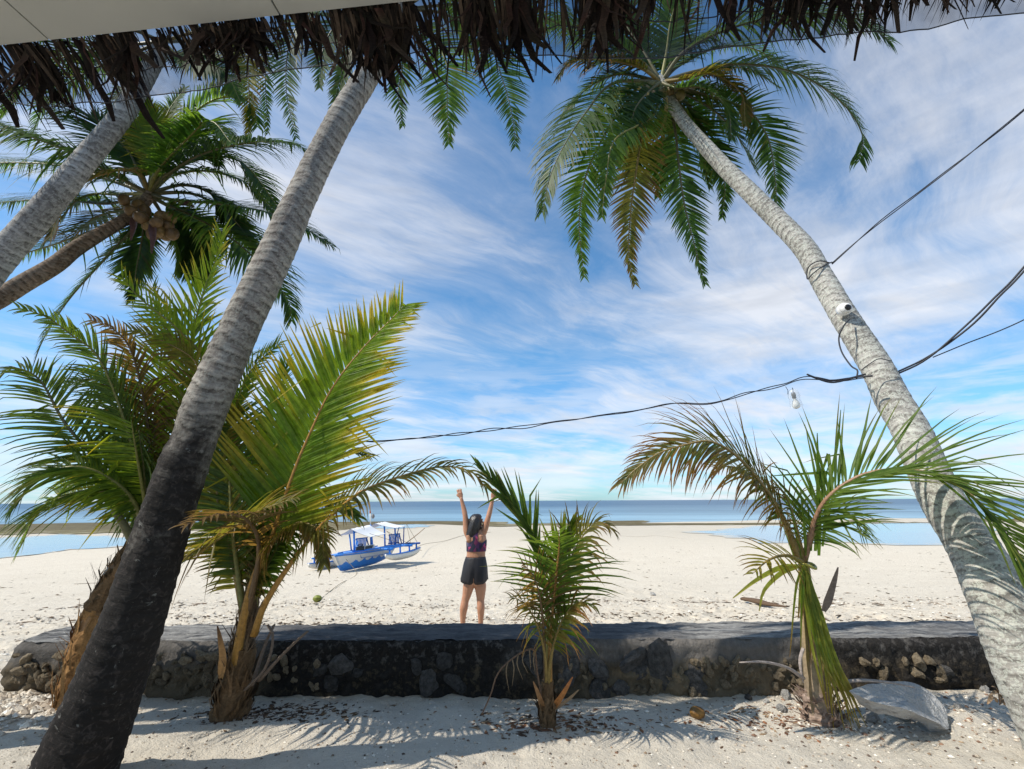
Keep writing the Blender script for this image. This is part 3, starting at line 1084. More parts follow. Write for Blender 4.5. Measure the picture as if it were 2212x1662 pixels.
def palm_b():
    base = D(-440, 1640, 3.0)
    root = thing('palm_tree', 'pale grey palm trunk leaning across the upper left corner', 'palm tree', base)
    pts = [(-440, 1640, 3.0, .2), (-380, 1300, 3.15, .175), (-240, 920, 3.35, .165), (-90, 680, 3.5, .158), (7, 552, 3.65, .152), (57, 495, 3.72, .15), (128, 414, 3.82, .142), (189, 340, 3.95, .133), (256, 259, 4.08, .124), (300, 190, 4.2, .118), (345, 110, 4.35, .108)]
    trunk(root, [(D(x, y, z), r * .64) for x, y, z, r in pts], M['bark_grey'], 0.075, 0.06, 30, 5.0)
    c = D(350, 90, 4.4)

    def fr(l, **k):
        k = {**dict(L=.42, N=CAMN, n=75, W=.03, pal='dark', droop=.6), **k}
        frond(root, [c] + DD(l), seg=4, two=False, **k)
    fr([(440, 70, 4.6), (525, 110, 4.7), (538, 200, 4.7), (536, 300, 4.7)], pal='yellow', L=.3)
    fr([(460, 90, 5.0), (560, 110, 5.0), (574, 200, 5.0), (578, 290, 5.0)], L=.28)
    fr([(400, 130, 4.4), (480, 150, 4.4), (520, 220, 4.4)], L=.35, pal='mid')
    fr([(260, 100, 4.4), (150, 120, 4.4), (60, 170, 4.3), (0, 250, 4.3)], N=(0, -.5, 1), droop=1.5)
    fr([(250, 130, 4.6), (180, 160, 4.6), (100, 220, 4.6), (60, 320, 4.6)], N=(0, -.5, 1), droop=1.2)
    fr([(270, 60, 4.2), (120, 40, 4.1), (-60, 100, 4.1)], N=(0, -.5, 1), droop=1.6)
    fr([(330, 150, 4.6), (260, 200, 4.9), (215, 300, 4.9)], L=.3)


def coconut(parent, p, r, seed, col):
    bm = bmesh.new()
    bmesh.ops.create_icosphere(bm, subdivisions=3, radius=r)
    for v in bm.verts:
        v.co *= 1 + .06 * nz(v.co / r, 1.2, seed)
        v.co.z *= 1.18
        rr = math.atan2(v.co.y, v.co.x)
        v.co *= 1 + .03 * math.cos(3 * rr)
    me = bpy.data.meshes.new('coconut')
    bm.to_mesh(me)
    bm.free()
    at = me.color_attributes.new('Col', 'FLOAT_COLOR', 'POINT')
    at.data.foreach_set('color', np.tile(np.array([*col, 1], np.float32), len(me.vertices)))
    me.materials.append(M['stem'])
    me.polygons.foreach_set('use_smooth', [True] * len(me.polygons))
    o = put('coconut', me, parent, p, 1, (seed, seed * 2, seed))
    return o


def palm_c():
    KC = 0.71
    base = D(-420, 1420, 4.6 * KC)
    root = thing('palm_tree', 'coconut palm with thin brown trunk and clusters of nuts, upper left', 'palm tree', base)
    pts = [(-420, 1420, 4.6, .2), (-380, 1150, 4.75, .16), (-260, 880, 5.0, .15), (-110, 710, 5.3, .14), (0, 644, 5.55, .13), (50, 613, 5.7, .128), (118, 573, 5.9, .122), (160, 540, 6.05, .112), (215, 506, 6.25, .10), (279, 468, 6.5, .09), (318, 430, 6.6, .09), (325, 400, 6.65, .07)]
    trunk(root, [(D(x, y, z * KC), r * KC * .8) for x, y, z, r in pts], M['bark_brown'], 0.06, 0.04, 24, 9.0)
    c = D(322, 418, 6.62 * KC)

    def fr(l, **k):
        k = {**dict(L=.85, N=(0, -.55, .8), n=110, W=.044, pal='dark', droop=1.5, rad=.022), **k}
        k['L'] *= KC
        k['W'] *= KC
        k['rad'] *= KC
        frond(root, [c] + [D(x, y, z * KC) for x, y, z in l], seg=4, two=False, **k)
    fr([(350, 385, 6.5), (430, 335, 6.4), (540, 308, 6.3), (640, 312, 6.2), (672, 345, 6.2)], droop=2.3, L=.95)
    fr([(340, 370, 6.4), (404, 300, 6.1), (455, 262, 5.9), (500, 310, 5.7)], L=.7, pal='mid')
    fr([(337, 350, 6.6), (325, 260, 6.7), (312, 205, 6.7)], pal='young', N=CAMN, L=.5, droop=.3)
    fr([(340, 350, 6.7), (404, 258, 6.8), (472, 212, 6.8), (540, 220, 6.7), (556, 275, 6.6)], droop=1.2, pal='mid')
    fr([(304, 385, 6.6), (280, 332, 6.6), (236, 284, 6.6), (180, 245, 6.5), (110, 245, 6.4)], droop=1.2)
    fr([(300, 375, 6.4), (255, 368, 6.1), (186, 392, 5.9), (135, 445, 5.8), (108, 515, 5.7)], pal='olive', L=.62, droop=1.1)
    fr([(371, 432, 6.5), (472, 440, 6.4), (574, 458, 6.3), (650, 488, 6.3), (718, 532, 6.3)])
    fr([(354, 440, 6.6), (421, 470, 6.6), (506, 520, 6.6), (575, 585, 6.6), (622, 650, 6.6), (630, 695, 6.6)])
    fr([(300, 480, 6.5), (230, 555, 6.3), (150, 645, 6.2), (95, 730, 6.1), (68, 800, 6.1)], L=.5)
    fr([(310, 500, 6.6), (296, 575, 6.6), (284, 650, 6.6)], L=.55, N=CAMN, droop=.4)
    fr([(250, 380, 6.3), (165, 335, 6.0), (84, 302, 5.8), (-30, 258, 5.6)], L=1.15, droop=2.2)
    fr([(240, 390, 6.7), (130, 358, 6.8), (0, 352, 6.8), (-80, 370, 6.8)], L=1.1, droop=2.2)
    fr([(230, 440, 7.0), (110, 430, 7.2), (-30, 440, 7.3)], L=1.1, droop=2.0)
    fr([(240, 480, 7.0), (140, 520, 7.2), (20, 560, 7.3), (-40, 600, 7.3)], L=.95, droop=1.4)
    fr([(380, 460, 6.9), (430, 520, 7.0), (450, 600, 7.0)], L=.6, N=CAMN, droop=.4)
    fr([(370, 380, 6.9), (450, 370, 7.1), (540, 400, 7.2), (600, 470, 7.2)], L=.65, pal='mid')
    fr([(345, 340, 6.9), (360, 250, 7.2), (400, 190, 7.3)], L=.55, N=CAMN, pal='mid')
    for k, (x1, y1, x2, y2, p) in enumerate(((400, 400, 470, 430, 'dark'), (380, 330, 430, 290, 'mid'), (290, 340, 240, 320, 'dark'), (270, 450, 190, 480, 'olive'), (330, 320, 300, 260, 'dark'), (420, 420, 500, 470, 'dark'), (360, 480, 400, 560, 'dark'), (260, 420, 170, 430, 'mid'), (410, 350, 520, 350, 'mid'))):
        x3, y3 = x2 + (x2 - x1) * .9, y2 + abs(x2 - x1) * .9 + 25
        fr([(x1, y1, 6.8), (x2, y2, 7.0), (x3, y3, 7.0)], pal=p, L=.6, droop=1.0)
    rnd = random.Random(4)
    for k, (x, y) in enumerate(((268, 432), (283, 455), (300, 445), (305, 470), (338, 480), (352, 470), (362, 488), (345, 500), (358, 510), (330, 505), (320, 488), (372, 505), (366, 470), (312, 455))):
        coconut(root, D(x, y, (6.35 + rnd.uniform(-.08, .15)) * KC), .06 + rnd.uniform(-.012, .008), k * 1.7, lerp3((0.13, 0.075, 0.035), (0.22, 0.14, 0.05), rnd.random()))
    for x0, y0, x1, y1 in ((330, 480, 328, 548), (290, 470, 283, 520), (395, 440, 420, 448)):
        leaf_blade(root, [D(x0, y0, 4.5), D((x0 + x1) / 2 + 4, (y0 + y1) / 2, 4.46), D(x1, y1, 4.46)], .09, (0.10, 0.05, 0.045), name='spathe', mat='stem')


def palm_d():
    base = D(2340, 1660, 2.86)
    root = thing('palm_tree', 'tall coconut palm with pale lichened trunk leaning in from the right', 'palm tree', base)
    pts = [(2340, 1665, 2.85, .25), (2270, 1530, 2.95, .215), (2217, 1432, 3.05, .197), (2161, 1303, 3.2, .186), (2104, 1186, 3.4, .172), (2032, 1075, 3.6, .16), (1969, 934, 3.9, .16), (1928, 863, 4.1, .158), (1891, 789, 4.3, .152), (1830, 694, 4.6, .144),
           (1773, 597, 4.95, .138), (1740, 539, 5.15, .135), (1686, 481, 5.4, .131), (1618, 414, 5.7, .124), (1554, 350, 6.0, .12), (1477, 262, 6.4, .10), (1447, 215, 6.6, .095), (1425, 170, 6.75, .08)]
    trunk(root, [(D(x, y, z), r * (.80 + .15 * sstep(700, 1500, y))) for x, y, z, r in pts], M['bark_pale'], 0.08, 0.06, 32, 13.0)
    c = D(1428, 178, 6.7)

    def fr(l, **k):
        k = {**dict(L=.72, N=CAMN, n=100, W=.044, pal='dark', droop=.55, rad=.022), **k}
        frond(root, [c] + DD(l), seg=4, two=False, **k)
    UP = (0, -.6, .8)
    fr([(1500, 155, 6.6), (1600, 138, 6.5), (1720, 158, 6.4), (1815, 218, 6.3), (1862, 290, 6.3), (1855, 350, 6.3)], N=UP, droop=2.6, L=1.0, n=120)
    fr([(1520, 205, 6.7), (1610, 235, 6.7), (1655, 290, 6.6), (1672, 364, 6.5), (1680, 470, 6.5)], L=.62)
    fr([(1490, 230, 6.9), (1540, 320, 7.0), (1565, 400, 7.0), (1560, 470, 7.0)], L=.5)
    fr([(1455, 265, 6.6), (1466, 354, 6.5), (1478, 440, 6.5), (1500, 530, 6.5), (1524, 615, 6.5)], L=.5)
    fr([(1395, 250, 6.5), (1372, 385, 6.3), (1361, 472, 6.3), (1358, 550, 6.3), (1372, 615, 6.3)], pal='olive', L=.5)
    fr([(1350, 225, 6.4), (1285, 332, 6.2), (1260, 405, 6.2), (1251, 488, 6.2), (1262, 600, 6.2)], L=.52, pal='mid')
    fr([(1325, 180, 6.5), (1262, 248, 6.3), (1217, 318, 6.2), (1187, 387, 6.2), (1171, 460, 6.2)], L=.85, N=UP, droop=2.0)
    fr([(1380, 145, 6.6), (1300, 128, 6.5), (1235, 132, 6.5), (1205, 170, 6.5)], pal='olive', L=.65, N=UP, droop=2.2)
    fr([(1395, 120, 6.8), (1350, 50, 7.0), (1315, -30, 7.2)], L=.6)
    fr([(1440, 110, 6.8), (1450, 40, 7.0), (1480, -50, 7.2)], L=.6, pal='mid')
    fr([(1480, 110, 6.6), (1580, 60, 6.4), (1720, 30, 6.2), (1850, 40, 6.1), (1925, 90, 6.1)], N=UP, droop=2.8, L=1.1, n=120)
    fr([(1370, 120, 6.6), (1290, 70, 6.5), (1190, 50, 6.5), (1130, 90, 6.5)], N=UP, droop=2.3, L=.9)
    fr([(1470, 140, 6.9), (1560, 100, 7.2), (1640, 110, 7.4), (1700, 160, 7.5)], N=UP, droop=1.3, L=.6)
    fr([(1410, 250, 6.3), (1330, 300, 6.0), (1310, 380, 5.9), (1300, 470, 5.9)], L=.5, pal='mid')
    fr([(1460, 190, 6.4), (1520, 190, 6.2), (1570, 235, 6.1), (1580, 300, 6.1)], pal='dark', L=.6, droop=1.2, N=UP)
    fr([(1480, 170, 6.5), (1540, 160, 6.4), (1600, 200, 6.4), (1610, 270, 6.4)], pal='olive', L=.5, droop=1.2, N=UP)
    fr([(1400, 200, 6.4), (1370, 240, 6.2), (1360, 310, 6.2)], pal='dark', L=.5, droop=.8)
    for (x1, y1, x2, y2, p) in ((1480, 240, 1510, 310, 'dark'), (1530, 230, 1590, 290, 'dark'), (1400, 230, 1380, 300, 'dark'), (1360, 190, 1310, 220, 'mid'), (1500, 190, 1570, 200, 'olive'), (1440, 240, 1430, 320, 'mid'), (1390, 130, 1330, 110, 'dark'), (1460, 120, 1510, 80, 'dark'), (1540, 150, 1620, 150, 'dark'), (1340, 160, 1270, 190, 'dark')):
        x3, y3 = x2 + (x2 - x1) * .8, y2 + (y2 - y1) * .8 + 40
        fr([(x1, y1, 6.9), (x2, y2, 7.1), (x3, y3, 7.1)], pal=p, L=.55, N=UP, droop=1.2)
    rnd = random.Random(9)
    for k, (x, y) in enumerate(((1395, 195), (1410, 208), (1432, 200), (1405, 185), (1450, 195), (1470, 205), (1380, 215))):
        coconut(root, D(x, y, 6.5 + rnd.uniform(-.05, .1)), .065, k * 2.3, lerp3((0.10, 0.10, 0.025), (0.18, 0.11, 0.04), rnd.random()))
    for l in ([(1400, 200), (1392, 250), (1388, 300)], [(1440, 210), (1436, 260), (1420, 300)], [(1385, 190), (1345, 215), (1320, 250)]):
        leaf_blade(root, [D(x, y, 6.35) for x, y in l], .06, (0.28, 0.20, 0.05), name='flower_stalk', mat='stem')


def palm_f():
    base = G(215, 1500)
    base.y = 4.25
    base.z = 0.0
    base.x = D(190, 1420, 3.9).x
    root = thing('young_palm', 'bushy young coconut palm with cut leaf stubs behind the big black trunk', 'palm tree', base)
    crown = D(322, 1150, 3.95)
    mid = D(225, 1310, 3.9)
    st = [(base, .12), (base.lerp(mid, .55), .12), (mid, .12), (D(270, 1230, 3.93), .12), (crown, .08)]
    mb = MB()
    mb.tube([p for p, r in st], [r for p, r in st], 14, n=24, col=lambda t: lerp3((0.30, 0.15, 0.05), (0.17, 0.10, 0.05), t))
    mb.build('stem', M['stem'], root)
    fibre_clump(root, mid, crown, .135, .11, 90, 8)
    fibre_clump(root, base, mid, .125, .13, 90, 9, cols=((0.20, 0.11, 0.045), (0.36, 0.20, 0.08)))
    # cut petioles
    def stub(l, r, col):
        mb = MB()
        mb.tube([D(*p) for p in l], [r * 1.2, r, r * .85, r * .7], 8, n=8, col=col)
        mb.build('leaf_stub', M['stem'], root)
    stub([(310, 1225, 3.8), (292, 1180, 3.78), (268, 1135, 3.75), (245, 1100, 3.72)][::1], .035, (0.13, 0.12, 0.05))
    stub([(345, 1200, 3.85), (345, 1150, 3.85), (342, 1110, 3.85), (338, 1085, 3.85)], .035, (0.16, 0.09, 0.045))
    stub([(300, 1320, 3.75), (292, 1360, 3.72), (285, 1400, 3.7), (278, 1432, 3.68)], .02, (0.36, 0.33, 0.07))
    stub([(290, 1260, 3.7), (280, 1270, 3.68), (272, 1275, 3.66), (262, 1280, 3.65)], .02, (0.13, 0.09, 0.05))

    def fr(l, **k):
        k = {**dict(L=.62, N=(-.15, -.95, .25), n=66, W=.030, pal='mid', droop=.85, rad=.02, jit=1.0), **k}
        return frond(root, [crown] + DD(l), **k)
    # broken frond with leaflets combed to the left
    fr([(312, 1080, 3.85), (300, 1010, 3.75), (290, 950, 3.68), (284, 908, 3.62)], L=.80, n=44, a0=100, a1=88, droop=.55, pal='young', fine=True, sides=(0, 1), prof_=(.7, 1, .95), start=.1, W=.036, jit=.4)
    fr([(318, 1080, 3.9), (310, 1000, 3.85), (300, 930, 3.8)], L=.6, n=40, a0=150, a1=120, droop=1.2, pal='dark', start=.2)
    fr([(230, 1020, 3.9), (141, 915, 3.85), (85, 820, 3.8), (25, 796, 3.75), (-20, 840, 3.7)], pal='dark', L=.50, droop=1.0, N=(0, -.6, .8))
    fr([(285, 960, 4.0), (219, 782, 4.0), (152, 722, 3.95), (101, 685, 3.9), (38, 664, 3.85)], pal='mid', L=.42, droop=.9, a0=45)
    fr([(325, 980, 4.1), (312, 870, 4.1), (285, 762, 4.05), (250, 715, 4.0), (195, 690, 4.0)], pal='dry', L=.45, droop=1.3)
    fr([(372, 960, 4.1), (408, 760, 4.1), (438, 637, 4.05), (465, 565, 4.0), (482, 500, 4.0)], pal='young', L=.72, droop=.25, n=84, fine=True, W=.042)
    fr([(400, 950, 4.05), (438, 790, 4.0), (388, 715, 3.9), (303, 645, 3.85), (262, 595, 3.8)], pal='young', L=.55, droop=.45)
    fr([(400, 960, 4.0), (430, 800, 3.95), (354, 738, 3.85), (280, 712, 3.8)], pal='yellow', L=.45, droop=.5)
    fr([(270, 1060, 3.8), (180, 1010, 3.65), (90, 1030, 3.55), (20, 1110, 3.5)], pal='mid', L=.62, droop=1.1, N=(0, -.6, .8), n=70)
    fr([(280, 1080, 3.9), (190, 1060, 3.85), (90, 1100, 3.8), (40, 1190, 3.8)], pal='mid', L=.55, droop=1.0, N=(0, -.6, .8))
    fr([(360, 1050, 4.1), (400, 900, 4.2), (470, 800, 4.2), (560, 760, 4.2)], pal='mid', L=.6, droop=.8, N=(0, -.6, .8))
    fr([(310, 1000, 4.2), (270, 880, 4.3), (210, 820, 4.3), (140, 830, 4.3)], pal='dark', L=.55, droop=.9)
    fr([(330, 1000, 4.2), (340, 850, 4.3), (350, 720, 4.3), (330, 620, 4.3)], pal='mid', L=.6, droop=.6)
    # frond that reaches out to the right past the big trunk
    fr([(395, 1205, 3.8), (470, 1165, 3.6), (552, 1108, 3.45), (640, 1075, 3.4)], pal='olive', L=.65, droop=1.25, N=(0, -.5, .9), n=60, start=.25)


def palm_g():
    base = G(495, 1548)
    base.z = 0
    root = thing('young_palm', 'young coconut palm with one great bright upright frond before the wall', 'palm tree', base)
    crown = D(545, 1300, 3.72)
    fibre_clump(root, base - V(0, 0, .04), D(528, 1395, 3.68), .135, .085, 130, 21)
    fibre_clump(root, D(515, 1440, 3.66), D(550, 1260, 3.75), .075, .05, 70, 22, cols=((0.10, 0.07, 0.045), (0.22, 0.15, 0.09)))

    def fr(l, first=None, **k):
        k = {**dict(L=.66, N=(-.15, -.95, .25), n=78, W=.036, pal='mid', droop=.6, rad=.02), **k}
        return frond(root, [first or D(530, 1350, 3.68)] + DD(l), **k)
    OR = (0.42, 0.22, 0.05)
    # the big upright frond
    fr([(525, 1338, 3.62), (552, 1237, 3.65), (586, 1165, 3.68), (608, 1098, 3.7), (640, 1007, 3.75), (673, 930, 3.8), (707, 858, 3.85), (745, 800, 3.9), (800, 735, 3.95), (845, 690, 4.0), (874, 660, 4.0)],
       first=D(505, 1455, 3.6), L=.84, n=98, a0=58, a1=46, droop=.14, N=(-.15, -.95, .2), jit=.3, pal='bright', fine=True, start=.34, rad=.026, W=.052, vee=12, stemcol=OR, seed=77, prof_=(1.1, 1, .32), gap=.0)
    # arching frond over the boat
    fr([(572, 1304, 3.6), (633, 1210, 3.55), (690, 1140, 3.5), (736, 1096, 3.48), (785, 1060, 3.45), (864, 1030, 3.45), (950, 1008, 3.45), (1008, 1014, 3.45), (1034, 1034, 3.45), (1050, 1056, 3.45)],
       first=D(548, 1372, 3.62), L=.44, n=52, N=(0, -.55, .85), a0=62, a1=28, droop=1.5, pal='olive', fine=True, start=.28, rad=.02, W=.036, stemcol=OR, seed=78, prof_=(.8, 1, .35))
    fr([(500, 1110, 3.9), (502, 930, 4.0), (536, 810, 4.05), (605, 740, 4.05)], pal='mid', L=.55)
    fr([(590, 1180, 3.9), (660, 1060, 4.0), (740, 980, 4.05), (800, 985, 4.05)], pal='dark', L=.5, N=(0, -.5, .9), droop=.9)
    fr([(590, 1200, 3.8), (650, 1120, 3.85), (720, 1085, 3.9), (775, 1120, 3.9)], pal='mid', L=.5, N=(0, -.5, .9), droop=1.1)
    fr([(500, 1200, 3.85), (470, 1080, 3.95), (480, 960, 4.0), (520, 880, 4.0)], pal='yellow', L=.5, droop=.7)
    fr([(560, 1180, 4.0), (590, 1000, 4.15), (600, 880, 4.2), (620, 780, 4.2)], pal='mid', L=.6)
    fr([(580, 1190, 3.7), (640, 1130, 3.6), (690, 1150, 3.5), (700, 1220, 3.45)], pal='olive', L=.42, droop=1.2, N=(0, -.5, .9))
    fr([(560, 1190, 3.5), (530, 1120, 3.1), (460, 1112, 2.75), (390, 1140, 2.55)], pal='dry', L=.36, droop=.9, n=24, start=.4, N=(0, -.5, .9))
    fr([(540, 1150, 4.0), (480, 1020, 4.1), (500, 880, 4.2), (560, 800, 4.2)], pal='young', L=.55, droop=.5)
    # spikes and dead petioles round the base
    leaf_blade(root, [D(478, 1465, 3.55), D(484, 1420, 3.53), D(476, 1375, 3.5), D(470, 1352, 3.5)], .075, (0.40, 0.22, 0.08), (0.12, 0.06, 0.03), 'leaf_sheath', mat='stem')
    for l, r in (([(560, 1470, 3.55), (600, 1425, 3.5), (640, 1385, 3.45), (664, 1364, 3.42)], .018), ([(545, 1480, 3.55), (570, 1400, 3.6), (592, 1350, 3.6)], .02), ([(530, 1490, 3.5), (575, 1440, 3.5), (590, 1375, 3.5), (578, 1350, 3.5)], .015)):
        mb = MB()
        mb.tube([D(*p) for p in l], [r * 1.3, r, r * .8], 6, n=9, col=(0.16, 0.125, 0.10), flat=.5)
        mb.build('dead_petiole', M['fibre'], root)


def palm_h():
    base = G(1182, 1560)
    base.z = 0
    root = thing('young_palm', 'small young palm with slender stem in front of the wall centre', 'palm tree', base)
    crown = D(1192, 1330, 3.62)
    fibre_clump(root, base - V(0, 0, .03), D(1182, 1470, 3.56), .065, .045, 50, 31)
    b0 = D(1182, 1500, 3.55)

    def fr(l, **k):
        k = {**dict(L=.5, N=CAMN, n=30, W=.034, jit=1.0, pal='mid', droop=.9, rad=.015, start=.42, a0=62, a1=28), **k}
        return frond(root, [b0 + V(random.Random(len(l) * 7 + int(l[0][0])).uniform(-.02, .02), 0, 0)] + DD(l), **k)
    fr([(1188, 1400, 3.55), (1196, 1300, 3.5), (1203, 1230, 3.42), (1208, 1180, 3.35), (1206, 1145, 3.25)], L=.58, fine=True, n=30, droop=.8, a0=66, a1=42, start=.45, stemcol=(0.38, 0.20, 0.05), seed=11, rad=.018, W=.036)
    fr([(1184, 1400, 3.6), (1180, 1270, 3.65), (1150, 1150, 3.7), (1085, 1060, 3.75), (1030, 1000, 3.78)], L=.42, a0=26, a1=12, droop=.02, pal='mid', seed=12, n=30, start=.45, W=.036, fine=True, vee=30)
    fr([(1188, 1400, 3.65), (1200, 1270, 3.75), (1215, 1170, 3.8), (1245, 1120, 3.85)], L=.42, a0=35, a1=12, droop=.2, pal='young', seed=13, n=26, start=.5)
    fr([(1192, 1400, 3.6), (1215, 1270, 3.65), (1245, 1180, 3.65), (1290, 1128, 3.62), (1328, 1150, 3.6)], L=.42, droop=1.6, pal='olive', N=(0, -.5, .9), seed=14, start=.5)
    fr([(1176, 1400, 3.5), (1168, 1300, 3.4), (1150, 1240, 3.32), (1125, 1215, 3.28)], L=.42, droop=1.3, pal='dry', seed=15, n=20, start=.5, W=.022, N=(0, -.7, .7))
    fr([(1178, 1420, 3.5), (1160, 1350, 3.4), (1130, 1300, 3.32), (1100, 1290, 3.28)], L=.34, droop=1.3, pal='rust', seed=16, n=16, start=.45, W=.022, N=(0, -.7, .7))
    fr([(1190, 1420, 3.5), (1215, 1340, 3.42), (1250, 1300, 3.36), (1285, 1310, 3.32)], L=.38, droop=1.1, pal='rust', seed=17, n=22, start=.4, N=(0, -.6, .8))
    fr([(1190, 1420, 3.55), (1205, 1340, 3.5), (1215, 1290, 3.45)], L=.42, droop=1.6, pal='mid', seed=18, n=16, start=.5, N=(0, -.6, .8))
    leaf_blade(root, [D(1190, 1535, 3.5), D(1215, 1500, 3.46), D(1237, 1462, 3.42)], .05, (0.42, 0.17, 0.05), (0.35, 0.14, 0.05), 'leaf_sheath', mat='stem')
    leaf_blade(root, [D(1188, 1535, 3.5), D(1222, 1515, 3.46), D(1250, 1490, 3.42)], .035, (0.25, 0.17, 0.10), None, 'leaf_sheath', mat='stem')
    leaf_blade(root, [D(1175, 1540, 3.5), D(1165, 1505, 3.46), D(1152, 1472, 3.44)], .05, (0.30, 0.16, 0.07), None, 'leaf_sheath', mat='stem')
    # dead leaf hanging to the left
    mb = MB()
    l = [(1172, 1520, 3.5), (1160, 1450, 3.48), (1152, 1402, 3.45), (1110, 1420, 3.4), (1075, 1455, 3.36), (1060, 1500, 3.33), (1040, 1545, 3.3)]
    mb.tube([D(*p) for p in l], [.009, .008, .007, .006, .005], 5, n=26, col=(0.15, 0.10, 0.07))
    rnd = random.Random(3)
    for t in (.42, .46, .5, .55, .6, .64):
        C, _ = catmull([D(*p) for p in l], 60)
        p = C[int(t * 59)]
        mb.tube([p, p + V(rnd.uniform(-.02, .02), -.02, -.06), p + V(rnd.uniform(-.03, .03), -.02, -rnd.uniform(.12, .2))], [.006, .004, .001], 4, n=7, col=(0.22, 0.16, 0.10))
    mb.build('dead_frond', M['fibre'], root)


def palm_i():
    base = G(1775, 1556)
    base.z = 0
    root = thing('young_palm', 'young palm with tied green leaves trailing to the ground beside the pale slab', 'palm tree', base)
    crown = D(1736, 1215, 3.72)
    st = [(base - V(0, 0, .05), .11), (D(1762, 1480, 3.52), .075), (D(1748, 1380, 3.6), .055), (D(1742, 1290, 3.66), .05), (crown, .04)]
    mb = MB()
    mb.tube([p for p, r in st], [r for p, r in st], 12, n=26, col=lambda t: lerp3((0.24, 0.19, 0.15), (0.36, 0.26, 0.10), t))
    mb.build('stem', M['stem'], root)
    fibre_clump(root, base - V(0, 0, .03), D(1764, 1485, 3.52), .13, .08, 70, 41, cols=((0.17, 0.11, 0.08), (0.34, 0.26, 0.21)))

    def fr(l, first=None, **k):
        k = {**dict(L=.5, N=(0, -.6, .8), n=46, W=.030, jit=1.0, pal='mid', droop=1.1, rad=.018, start=.2), **k}
        return frond(root, [first or crown] + DD(l), **k)
    fr([(1688, 1112, 3.6), (1634, 1031, 3.5), (1582, 978, 3.42), (1530, 953, 3.36), (1477, 962, 3.32), (1425, 978, 3.3), (1375, 1012, 3.3), (1342, 1045, 3.3)],
       first=D(1725, 1210, 3.7), L=.62, n=92, droop=1.05, N=(-.1, -.78, .6), vee=-4, pal='rust', fine=True, a0=58, a1=24, seed=51, W=.026, stemcol=(0.26, 0.18, 0.06), gap=.02)
    fr([(1690, 1120, 3.65), (1640, 1050, 3.6), (1590, 1010, 3.55), (1540, 1010, 3.5)], L=.5, n=44, droop=1.3, pal='rust', seed=52, W=.022)
    fr([(1762, 1120, 3.66), (1795, 1068, 3.6), (1862, 1026, 3.52), (1940, 1014, 3.4), (2030, 1028, 3.25), (2110, 1080, 3.1), (2180, 1162, 2.95), (2225, 1240, 2.85)],
       L=.78, n=60, droop=.35, a0=52, a1=26, pal='mid', fine=True, seed=53, start=.12, W=.032, N=(-.15, -.6, .75), vee=24, stemcol=(0.30, 0.17, 0.10), prof_=(.8, 1, .6), gap=.01)
    fr([(1760, 1150, 3.68), (1790, 1110, 3.62), (1835, 1110, 3.55), (1870, 1160, 3.5)], L=.5, n=28, droop=1.3, pal='mid', seed=54, W=.022)
    fr([(1715, 1120, 3.7), (1690, 1060, 3.7), (1660, 1050, 3.68)], L=.45, n=24, droop=1.6, pal='rust', seed=55, W=.02)
    fr([(1700, 1200, 3.6), (1660, 1210, 3.5), (1625, 1240, 3.45)], L=.35, n=14, droop=1.0, pal='yellow', seed=56, W=.03)
    g1, g2 = (0.14, 0.22, 0.035), (0.32, 0.32, 0.05)
    for l, w in (([(1768, 1200), (1766, 1060), (1765, 935)], .05), ([(1776, 1180), (1790, 1050), (1808, 960), (1816, 885)], .04), ([(1760, 1190), (1772, 1080), (1788, 1010)], .05),
                 ([(1790, 1080), (1798, 1025), (1770, 1022), (1665, 1028)], .03), ([(1730, 1210), (1712, 1120), (1698, 1075)], .03), ([(1740, 1200), (1735, 1120), (1728, 1060)], .03),
                 ([(1720, 1215), (1690, 1130), (1672, 1080)], .03), ([(1752, 1190), (1748, 1130), (1744, 1085)], .03)):
        leaf_blade(root, [D(x, y, 3.68 - .0 * k) for k, (x, y) in enumerate(l)], w, g1, (0.09, 0.15, 0.035))
    rnd = random.Random(6)
    for k in range(26):
        x1 = rnd.uniform(1776, 1880)
        y1 = rnd.uniform(1500, 1585) if x1 > 1800 else rnd.uniform(1420, 1540)
        dx = rnd.uniform(-12, 12)
        l = [(1738 + dx * .5, 1222 + rnd.uniform(-6, 20), 3.62), (1746 + dx + (x1 - 1746) * .12, 1310, 3.52), (1752 + dx + (x1 - 1752) * .45, 1420, 3.42), (x1, y1, 3.33 + rnd.uniform(-.03, .05))]
        leaf_blade(root, DD(l), rnd.uniform(.022, .04), lerp3(g1, g2, rnd.random()), (0.24, 0.18, 0.05), n=10)
    for k in range(9):
        x1 = rnd.uniform(1700, 1768)
        l = [(1738, 1228, 3.62), (1734 + (x1 - 1734) * .5, 1260, 3.55), (x1, rnd.uniform(1330, 1440), 3.5)]
        leaf_blade(root, DD(l), .02, lerp3(g1, g2, rnd.random()), (0.24, 0.13, 0.05), n=9)
    for l in ([(1722, 1222, 3.6), (1680, 1228, 3.5), (1630, 1255, 3.45), (1583, 1292, 3.4)], [(1722, 1225, 3.6), (1690, 1235, 3.5), (1650, 1275, 3.45), (1640, 1320, 3.42)]):
        leaf_blade(root, DD(l), .045, (0.30, 0.32, 0.06), (0.34, 0.30, 0.08), n=12)
    for k, l in enumerate(([(1778, 1530), (1768, 1430), (1752, 1330)], [(1758, 1540), (1752, 1450), (1740, 1370)], [(1770, 1480), (1760, 1380), (1745, 1270)], [(1752, 1470), (1745, 1370), (1733, 1280)], [(1764, 1420), (1752, 1330), (1748, 1240)])):
        leaf_blade(root, [D(x, y, 3.47 + .0012 * (1530 - y) * .6 - .02) for x, y in l], .085, lerp3((0.26, 0.19, 0.13), (0.30, 0.22, 0.06), k / 4), (0.16, 0.11, 0.07), 'leaf_sheath', 9, 'stem')
